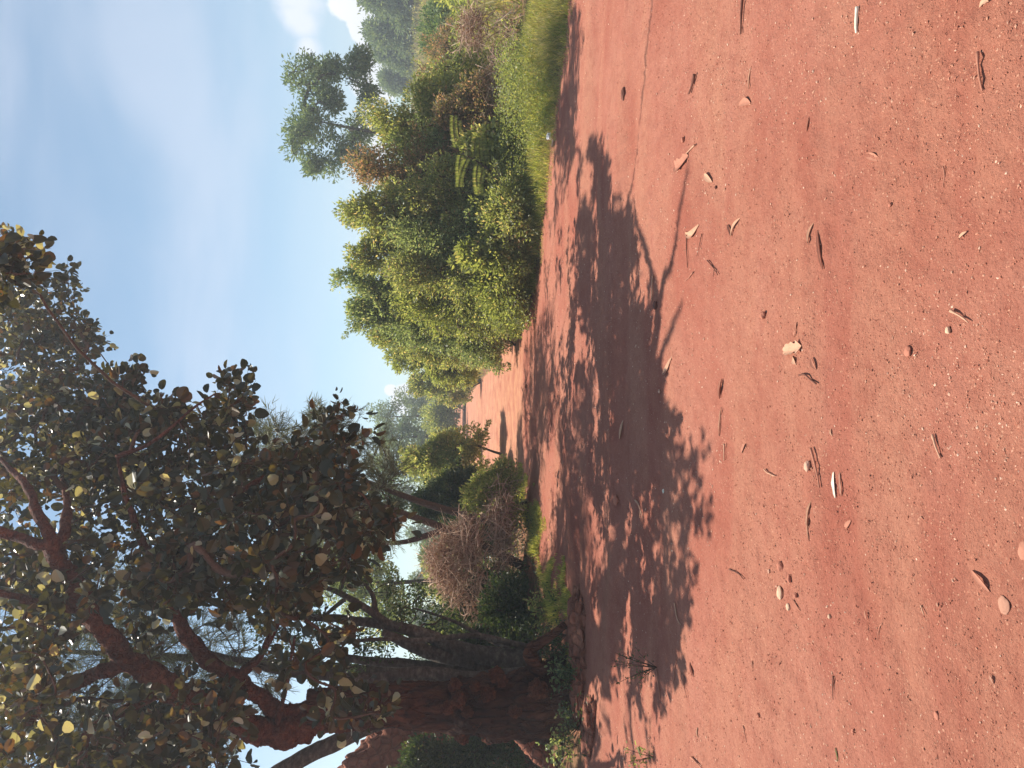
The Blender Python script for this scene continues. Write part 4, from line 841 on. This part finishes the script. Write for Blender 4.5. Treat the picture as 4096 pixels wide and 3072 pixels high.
def low_leaves(name, label, pts, m, L, hz, seed, shape='fold'):
    rng = np.random.default_rng(seed); n = len(pts); mb = MB(); z = H(pts[:, 0], pts[:, 1]) + hz * rng.random(n) ** 1.3 * (.5 + 1.9 * sstep(.3, 2.0, verge_r(pts[:, 0], pts[:, 1])))
    leaves(mb, np.stack([pts[:, 0], pts[:, 1], z], -1), rng.normal(size=(n, 3)) * np.array([1, 1, .5]) + np.array([0, 0, .25]), rng.normal(size=(n, 3)) * .6 + np.array([0, 0, .8]), L * (.6 + .8 * rng.random(n)), L * .5, shape)
    o = mb.build(name, m); tag(o, label, 'ground cover', kind='stuff')
g8 = scatter(2600, .6, 9, 7, 15.5, lambda x, y: (verge_r(x, y) > -.45) * (verge_r(x, y) < .15) * (patchy(x, y, 2.4, 66) > .55))
grass('edge_tufts', 'thin dusty tufts straggling from the right verge onto the dirt', g8, .10, .006, M_drygrass, 8, .7)
g3 = scatter(62000, .6, 9, 7, 16, lambda x, y: (verge_r(x, y) + ragged(x, y) > .30) * (verge_r(x, y) < 4) * patchy(x, y, 1.3, 12))
low_leaves('ground_cover', 'leafy creeping weeds covering the right verge', g3, M_shrub3, .038, .26, 3)
g4 = scatter(16000, -4.2, -1.0, 7.0, 16, lambda x, y: (verge_l(x, y) + ragged(x, y) * 1.5 > .10) * (verge_l(x, y) < .7) * (y > 8.2) * patchy(x, y, 2.0, 30))
grass('bank_grass', 'strip of bright grass on the left edge of the track beside the brushwood heap', g4, .12, .008, M_grass, 4)
g5 = scatter(26000, -12, -1.3, 6.5, 26, lambda x, y: (verge_l(x, y) > .35) * patchy(x, y, .9, 50))
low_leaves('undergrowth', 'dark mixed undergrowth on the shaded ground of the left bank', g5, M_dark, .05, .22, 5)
g6 = scatter(60000, -3, 60, 14, 90, lambda x, y: (verge_r(x, y) > 1.2) * (1 / (1 + ((y - 14) / 18) ** 2)))
grass('field_grass', 'long grass of the field rising on the right behind the hedge', g6, .6, .035, M_drygrass, 6, .4)
g7 = scatter(30000, -40, 60, 14, 120, lambda x, y: ((verge_r(x, y) > 1.0) | (verge_l(x, y) > .6)) * (1 / (1 + ((y - 14) / 25) ** 2)))
low_leaves('field_weeds', 'green weeds in the fields on both sides of the far track', g7, M_shrub3, .16, .5, 7)

# ---- gravel: thousands of crumbs and grains, denser near the camera
def gravel(name, label, n, y0, y1, s0, s1, m, seed, cond=None):
    rng = np.random.default_rng(seed); 
    out = []; tot = 0
    while tot < n:
        k = n * 2; y = y0 * (y1 / y0) ** rng.random(k); x = (rng.random(k) * 2 - 1) * y * .58
        ok = (verge_r(x, y) < .1) & (verge_l(x, y) < .15) & (rng.random(k) < .25 + .75 * sstep(-.3, .4, fbm(np.stack([x * 1.4, y * 1.4, x * 0], -1), 3, seed)))
        out.append(np.stack([x[ok], y[ok]], -1)); tot += ok.sum()
    p = np.concatenate(out)[:n]; r = (s0 + (s1 - s0) * rng.random(n) ** 4) * (.75 + .11 * p[:, 1])
    base = np.array([[1,0,0],[-1,0,0],[0,1,0],[0,-1,0],[0,0,1],[0,0,-1]], float)
    v = base[None] * (.6 + .7 * rng.random((n, 6, 1))) * r[:, None, None]; a = rng.random(n) * 6.28; ca_, sa = np.cos(a)[:, None], np.sin(a)[:, None]
    vx = v[..., 0] * 1.35; vy = v[..., 1] * .9; v = np.stack([vx * ca_ - vy * sa, vx * sa + vy * ca_, v[..., 2] * .62 + vx * .15], -1)
    v = v + np.stack([p[:, 0], p[:, 1], H(p[:, 0], p[:, 1]) + r * .12], -1)[:, None]
    F = np.array([[0,2,4],[2,1,4],[1,3,4],[3,0,4],[2,0,5],[1,2,5],[3,1,5],[0,3,5]]); mb = MB(); mb.add(v.reshape(-1, 3), [(F[None] + (np.arange(n) * 6)[:, None, None]).reshape(-1, 3)])
    o = mb.build(name, m); tag(o, label, 'gravel', kind='stuff')
M_crumb = plain_mat('red_crumbs', [(0, (.36, .12, .075)), (.6, (.46, .18, .115)), (1, (.58, .28, .18))], .95, 60)
M_pale = plain_mat('pale_grit', [(0, (.48, .22, .14)), (.6, (.62, .34, .23)), (1, (.75, .52, .38))], .9, 60)
gravel('gravel', 'small red crumbs of earth strewn over the track', 60000, 1.5, 13, .0013, .0046, M_crumb, 21)
gravel('pale_grit', 'pale pink grit scattered over the track', 17000, 1.5, 14, .0013, .0056, M_pale, 22)

# ------------------------------------------------------------------ litter on the track, each piece its own thing
def lit_mat(n, c, ro=.8):
    return plain_mat(n, [(0, tuple(q * .72 for q in c)), (.5, c), (1, tuple(min(1, q * 1.2) for q in c))], ro, 45, .3, island=False)
LM = {'straw': lit_mat('straw', (.55, .31, .20)), 'white': lit_mat('bleached_bark', (.80, .74, .58)), 'brown': lit_mat('brown_twig', (.16, .065, .045)), 'tan': lit_mat('tan_leaf', (.43, .185, .12)),
      'red': lit_mat('dusty_red', (.44, .17, .11)), 'pink': lit_mat('pink_stone', (.62, .36, .25)), 'green': lit_mat('green_leaf', (.20, .20, .08)), 'grey': lit_mat('dusty_grey', (.42, .21, .14)), 'cream': lit_mat('cream_stone', (.62, .41, .27)), 'paper': lit_mat('white_litter_paper', (.8, .8, .82))}
def gp3(x, y, dz=0.0):
    g = G(x, y); return np.array([g[0], g[1], float(H(g[0], g[1])) + dz])
PX = lambda y: y / F_PX     # metres per photo pixel at distance y
def twig(label, x0, y0, x1, y1, r, m, seed, cat='twig', fork=False, name='twig'):
    rng = np.random.default_rng(seed); a, b = gp3(x0, y0), gp3(x1, y1); L = np.linalg.norm(b - a); t = np.linspace(0, 1, 9)[:, None]
    s = unit(np.cross(b - a, [0, 0, 1])); bend = rng.normal() * .06 * L
    p = a + (b - a) * t + s * bend * np.sin(t * math.pi) + s * (vnoise(np.concatenate([t * 4, t * 0, t * 0], 1), seed) * .02 * L)[:, None]
    p[:, 2] = H(p[:, 0], p[:, 1], False) + r * .9 + .007
    mb = MB(); tube(mb, p, r * np.linspace(1.1, .6, 9) * (1 + .25 * vnoise(np.concatenate([t * 9, t * 0, t * 0], 1), seed + 5)), 7)
    if fork: tube(mb, p[5] + unit(unit(b - a) + s * .8) * np.linspace(0, L * .25, 4)[:, None] + np.array([0, 0, .004]) * np.arange(4)[:, None], np.linspace(r * .6, r * .3, 4), 5)
    o = mb.build(name, LM[m], smooth=True); return tag(o, label, cat)
def leaf(label, x0, y0, x1, y1, w, m, seed, cat='leaf', curl=.5, name='fallen_leaf', ragg=0.0):
    """curled leaf or flake of bark from pixel 0 to pixel 1, w = width / length"""
    rng = np.random.default_rng(seed); a, b = gp3(x0, y0), gp3(x1, y1); L = np.linalg.norm(b - a); T = unit(b - a); S = unit(np.cross(T, [0, 0, 1])); n, k = 13, 7
    t = np.linspace(0, 1, n)[:, None]; u = np.linspace(-1, 1, k)[None]
    prof = np.sin(np.clip(t, .02, .98) * math.pi) ** .6 * (1 + ragg * vnoise(np.concatenate([t * 7, t * 0, t * 0 + seed], 1), seed)[:, None])
    wd = w * L * .36 * prof; bendc = rng.normal() * .10 * L
    off = S * (u * wd)[..., None] + S * (bendc * np.sin(t * math.pi))[..., None]
    zz = (np.abs(u) ** 1.6) * wd * curl * 1.3 + .03 * L * np.sin(t * math.pi) * abs(rng.normal()) + ragg * .03 * L * vnoise(np.stack([np.broadcast_to(t * 5, (n, k)), np.broadcast_to(u * 2, (n, k)), np.zeros((n, k))], -1), seed)
    p = a + (b - a) * t[..., None] + off; p[..., 2] = H(p[..., 0], p[..., 1], False) + .006 + zz * .8
    th = .0016 + .004 * L; lo = p.copy(); lo[..., 2] -= th
    i, j = np.meshgrid(np.arange(n - 1), np.arange(k - 1), indexing='ij'); q = (i * k + j).ravel(); F = np.stack([q, q + 1, q + k + 1, q + k], -1)
    rim = list(range(k)) + [r * k + k - 1 for r in range(1, n)] + [(n - 1) * k + c for c in range(k - 2, -1, -1)] + [r * k for r in range(n - 2, 0, -1)]
    rim = np.array(rim); r2 = np.roll(rim, -1); NN = n * k
    mb = MB(); mb.add(np.concatenate([p.reshape(-1, 3), lo.reshape(-1, 3)]), [F, F[:, ::-1] + NN, np.stack([rim, rim + NN, r2 + NN, r2], -1)])
    o = mb.build(name, LM[m], smooth=False); return tag(o, label, cat)
def stone(label, x, y, px, m, seed, sq=(1, .8, .5), cat='stone', name='stone', sink=.15):
    g = gp3(x, y); r = px * .44 * math.hypot(g[1], CAM_Z) / F_PX; b = MB(); lump(b, (g[0], g[1], g[2] + r * sq[2] * (1 - 2 * sink) * .6 + .003), r, seed, 16, sq, .22, 1.3)
    o = b.build(name, LM[m], smooth=True); return tag(o, label, cat)
TW = [
 ('long dark stick cut by the top edge of the photo', 2978, -20, 2966, 136, .007, 'brown', 0), ('bleached white stick near the top edge, right of the long dark stick', 3440, 27, 3431, 131, .007, 'white', 0),
 ('short dark twig above the tip of the long shadow', 2789, 298, 2766, 375, .008, 'brown', 0), ('faint buried grass stem near the right edge, upper part of the photo', 3924, 208, 3946, 362, .004, 'tan', 0),
 ('slanting stick lying on the torn leaf scraps above the shadow tip', 2789, 579, 2752, 622, .005, 'straw', 0), ('thin straight dark twig hanging below the curled leaf near the shadow tip', 2762, 940, 2763, 1071, .0035, 'brown', 0),
 ('hair thin dark twig right of the straight dark twig', 2817, 935, 2797, 1026, .0025, 'brown', 0), ('dark hooked twig with a small fork, below the two thin twigs', 2838, 1040, 2879, 1098, .004, 'brown', 1),
 ('pale straw lying parallel to the shadow edge', 2624, 1103, 2621, 1202, .006, 'straw', 0), ('thin slanting stem between the pale straw and the hooked twig', 2694, 1047, 2665, 1112, .003, 'tan', 0),
 ('tiny slanting twig just left of the hooked twig', 2784, 1088, 2748, 1126, .003, 'tan', 0), ('yellow straw in the lower right part, touching the pale dusty patch', 3797, 1243, 3865, 1288, .004, 'straw', 0),
 ('upright thin stem left of the yellow straw', 3772, 664, 3766, 750, .0025, 'tan', 0), ('long dark bent twig in the middle of the sunny ground', 3219, 1500, 3290, 1538, .0045, 'brown', 0),
 ('short stick standing lengthwise right of the shadow in the gravelly patch', 2911, 1775, 2907, 1841, .005, 'straw', 0), ('long tan stick left of the white bark strip', 3272, 1790, 3300, 1950, .005, 'tan', 1),
 ('straw lying alone right of the white bark strip', 3722, 1737, 3750, 1832, .004, 'straw', 0), ('two legged tan twig in the gravelly patch beside the shadow', 3072, 1879, 3115, 1905, .0035, 'straw', 1),
 ('short thin dark twig beside the three pale stones', 3191, 2400, 3215, 2443, .0025, 'brown', 0), ('pale twig lying across the edge of the shadow', 2703, 2410, 2732, 2500, .005, 'straw', 0),
 ('dark slanting twig between the shadow and the pale stones', 2940, 2277, 2997, 2315, .004, 'brown', 0), ('thin tan twig right of the pale stones', 3537, 2492, 3518, 2560, .002, 'tan', 0),
 ('dark brown twig standing lengthwise in the lower part of the photo', 3343, 2703, 3343, 2798, .003, 'brown', 0), ('brown stick at the bottom edge of the photo just outside the shadow', 2784, 3025, 2830, 3085, .006, 'tan', 0),
 ('short tan twig near the bottom edge below the brown leaf', 2992, 2902, 3002, 2968, .004, 'tan', 0), ('pale twig inside the shadow near the weedy patch', 2640, 2680, 2655, 2800, .005, 'tan', 0), ('forked pale twig inside the shadow, middle of the photo', 2545, 2000, 2580, 2075, .006, 'straw', 1),
 ('thin curved stem at the shadow edge near the bottom of the photo', 2745, 2700, 2760, 2790, .0035, 'tan', 0), ('thin long stem lying along the shadow near the bottom', 2720, 2640, 2700, 2790, .0035, 'tan', 0), ('tiny straw between the white bark strip and the lone leaf', 3690, 2420, 3700, 2460, .0025, 'straw', 0)]
for k, t_ in enumerate(TW): twig(t_[0], *t_[1:5], t_[5], t_[6], 700 + k, fork=bool(t_[7]))
LV = [
 ('curled grass blade between the long dark stick and the tan leaf', 2998, 268, 2988, 355, .16, 'straw', .6, 0), ('small dusty leaf below the curled grass blade', 2955, 420, 3000, 412, .35, 'tan', .3, 0),
 ('cupped dry leaf standing out above the middle of the sunny ground', 3248, 462, 3240, 528, .30, 'tan', .9, 0), ('flat faded leaf with two dark lines, right of the cupped dry leaf', 3456, 620, 3520, 640, .32, 'tan', .25, 0),
 ('torn scraps of leaf beside the slanting stick', 2712, 665, 2762, 622, .5, 'tan', .5, .5), ('little buff leaf between the torn scraps and the shadow tip', 2825, 700, 2853, 728, .4, 'straw', .5, 0),
 ('bent buff leaf above the straight dark twig', 2755, 932, 2805, 900, .25, 'straw', .7, 0), ('narrow pointed leaf right of the bent buff leaf', 2960, 872, 2927, 946, .20, 'straw', .6, 0), ('dark shadowy half of the pointed leaf pair', 2908, 900, 2927, 946, .22, 'brown', .5, 0),
 ('first of two pods lying side by side, the left one', 3268, 892, 3252, 976, .22, 'straw', .9, 0), ('second of the two pods lying side by side, the long right one', 3284, 920, 3308, 1078, .15, 'tan', .9, 0),
 ('small folded leaf near the right edge of the photo', 3828, 952, 3858, 926, .35, 'straw', .7, 0), ('jagged bark scraps in the middle of the sunny ground, upper piece', 3205, 1290, 3195, 1345, .45, 'tan', .5, .7), ('jagged bark scraps in the middle of the sunny ground, wide lower piece', 3150, 1405, 3225, 1385, .55, 'straw', .5, .7),
 ('small bark scrap hanging below the jagged pieces', 3190, 1425, 3205, 1460, .5, 'straw', .5, .5), ('pale leaf right of the small bark scrap', 3268, 1432, 3285, 1478, .45, 'tan', .6, 0), ('thin leaf at the edge of the shadow, middle of the photo', 2690, 1430, 2658, 1498, .25, 'straw', .6, 0),
 ('broad dusty bark flake standing by the shadow edge', 2892, 1515, 2884, 1595, .34, 'tan', .8, .2), ('thin twisted strip below the broad bark flake', 2892, 1628, 2882, 1745, .10, 'straw', .8, .3), ('small triangular flake in the gravelly patch', 2996, 1775, 2978, 1812, .5, 'tan', .4, .2),
 ('white strip of bark, the brightest thing on the ground', 3346, 1888, 3353, 1992, .26, 'white', .35, .25), ('red brown underside of bark peeling beside the white strip', 3374, 1890, 3378, 1985, .22, 'grey', .5, .35), ('long twisted dry leaf left of the white bark strip', 3270, 2000, 3263, 2165, .12, 'straw', .9, .3), ('squarish leaf fragment attached beside the twisted dry leaf', 3280, 2030, 3298, 2078, .45, 'tan', .3, .2),
 ('buff oval leaf lying inside the shadow', 2490, 1682, 2480, 1755, .30, 'straw', .6, 0), ('small oval leaf right of the twisted dry leaf', 3412, 2082, 3390, 2112, .5, 'tan', .4, 0), ('small pointed leaf in the lower middle', 3466, 2442, 3474, 2478, .45, 'tan', .4, 0), ('long half buried leaf near the lower right corner', 3880, 2282, 3952, 2368, .28, 'tan', .35, 0),
 ('dark backed leaf by the shadow edge near the bottom of the photo', 2772, 2648, 2785, 2708, .34, 'tan', .9, 0), ('oval leaf in the lower middle with a thin rim of shade', 3030, 2642, 3036, 2680, .45, 'tan', .6, 0), ('buff leaf near the bottom edge beside the shadow', 2800, 2908, 2806, 2955, .35, 'straw', .7, 0), ('thin green leaf at the bottom edge of the photo', 3345, 2990, 3362, 3045, .22, 'green', .6, 0),
 ('bark chip cut by the top right corner area of the photo', 3925, 30, 3960, 5, .55, 'straw', .4, .4), ('thin leaf left of the lone straw', 3336, 1715, 3340, 1745, .4, 'straw', .5, 0), ('torn flake lying near the lower right edge', 3955, 2700, 3975, 2735, .5, 'grey', .3, .3), ('green leaf in the shade at the very bottom of the photo', 2560, 2990, 2575, 3030, .4, 'green', .5, 0)]
for k, t_ in enumerate(LV): leaf(t_[0], *t_[1:5], t_[5], t_[6], 800 + k, curl=t_[7], ragg=t_[8], cat='bark' if 'bark' in t_[0] else ('pod' if 'pods' in t_[0] else 'leaf'), name='bark_flake' if 'bark' in t_[0] else ('seed_pod' if 'pods' in t_[0] else 'fallen_leaf'))
ST = [
 ('whitish pebble touching the yellow straw in the right part of the photo', 3783, 1320, 30, 'cream', (1, .8, .55)), ('round red stone left of the jagged bark scraps', 3064, 1261, 34, 'red', (1, .9, .7)), ('dark clod at the edge of the shadow under the pale straw', 2637, 1222, 34, 'brown', (1.2, .8, .6)),
 ('flattish red clod low in the right part of the photo', 3625, 1406, 36, 'red', (1.2, 1, .45)), ('rough pink stone beside the long tan stick', 3253, 1865, 40, 'pink', (1.1, .8, .6)), ('small white chip at the edge of the shadow', 2654, 1964, 20, 'white', (1, .6, .5)), ('small pale chip by the shadow edge below the broad bark flake', 2651, 1566, 16, 'pink', (1, .8, .6)),
 ('big round red stone above the two pale stones', 3130, 2267, 42, 'red', (1, 1, .6)), ('smooth pale bean shaped stone, the larger of the two pale ones', 3127, 2372, 46, 'cream', (1.25, .7, .5)), ('small pale pointed stone below the bean shaped one', 3158, 2428, 32, 'cream', (.9, .8, .5)),
 ('half buried flat red stone beside the big round one', 3172, 2315, 34, 'red', (1.1, .6, .5)), ('little pink pebble touching the big round stone from above', 3093, 2285, 18, 'pink', (1, .7, .5)), ('red pebble just right of the pale pointed stone', 3205, 2380, 26, 'red', (1, .9, .6)), ('pale pointed pebble standing apart in the lower middle', 3327, 2466, 20, 'cream', (1, .8, .6)),
 ('squarish flat grey stone near the lower right edge', 4015, 2419, 62, 'grey', (1.1, .9, .22)), ('flat pink stone cut by the right edge of the photo', 4087, 2200, 60, 'tan', (1.2, .8, .3)), ('round brown stone near the bottom, right of the leaf with shade', 3058, 2861, 20, 'red', (1, 1, .7)), ('brown clod near the bottom beside the short tan twig', 3420, 2925, 18, 'red', (1, 1, .6)),
 ('flat red stone near the right edge below the half buried leaf', 3760, 2860, 30, 'red', (1.1, .9, .35)), ('stone shaded by the tree crown in the long shadow', 2470, 2000, 40, 'red', (1.2, .8, .6)), ('dark clod of earth on the far sunlit track', 2108, 1545, 16, 'brown', (1.2, .8, .7)), ('pale stone at the corner of the hedge on the track', 1990, 1480, 14, 'cream', (1.2, .9, .8)),
 ('low dark clod just above the tip of the shadow', 2505, 375, 44, 'brown', (1.4, .8, .45)), ('red clod near the clump of torn scraps', 2745, 560, 26, 'red', (1, .9, .6)), ('dark pebble below the little buff leaf', 2868, 750, 16, 'brown', (1, .8, .6)), ('small red stone in the far right of the sunny ground', 3560, 820, 18, 'red', (1, 1, .6))]
for k, t_ in enumerate(ST): stone(t_[0], t_[1], t_[2], t_[3], t_[4], 900 + k, t_[5])
# scrap of white litter in the verge
g = gp3(2212, 545, .03); b = MB(); lump(b, g, .055, 77, 10, (.9, .6, .7), .5, 2.5); tag(b.build('litter_scrap', LM['paper']), 'crumpled white scrap of litter in the grass of the right verge', 'litter')
g = gp3(2222, 575, .02); b = MB(); lump(b, g, .04, 78, 10, (1.3, .6, .4), .5, 2.5); tag(b.build('litter_scrap', LM['cream']), 'flat yellowish scrap just below the white litter in the verge', 'litter')
# ---- thin dusty air
hz = MB(); hv = np.array([[x, y, z] for x in (-215, 215) for y in (-215, 235) for z in (-3, 24)], float); hz.add(hv, [[[0, 1, 3, 2], [4, 6, 7, 5], [0, 4, 5, 1], [2, 3, 7, 6], [0, 2, 6, 4], [1, 5, 7, 3]]])
hm, hnt, hout = mat('thin_haze'); pv = hnt.nodes.new('ShaderNodeVolumePrincipled'); pv.inputs['Density'].default_value = 0.0036; pv.inputs['Color'].default_value = (.86, .92, 1, 1); pv.inputs['Anisotropy'].default_value = 0.3; hnt.links.new(pv.outputs[0], hout.inputs['Volume'])
ho = hz.build('haze', hm); tag(ho, 'thin dusty air that pales the far trees', 'haze', kind='stuff'); ho.visible_shadow = True
print('faces', sum(len(o.data.polygons) for o in scene.objects if o.type == 'MESH'), 'objects', len(scene.objects))
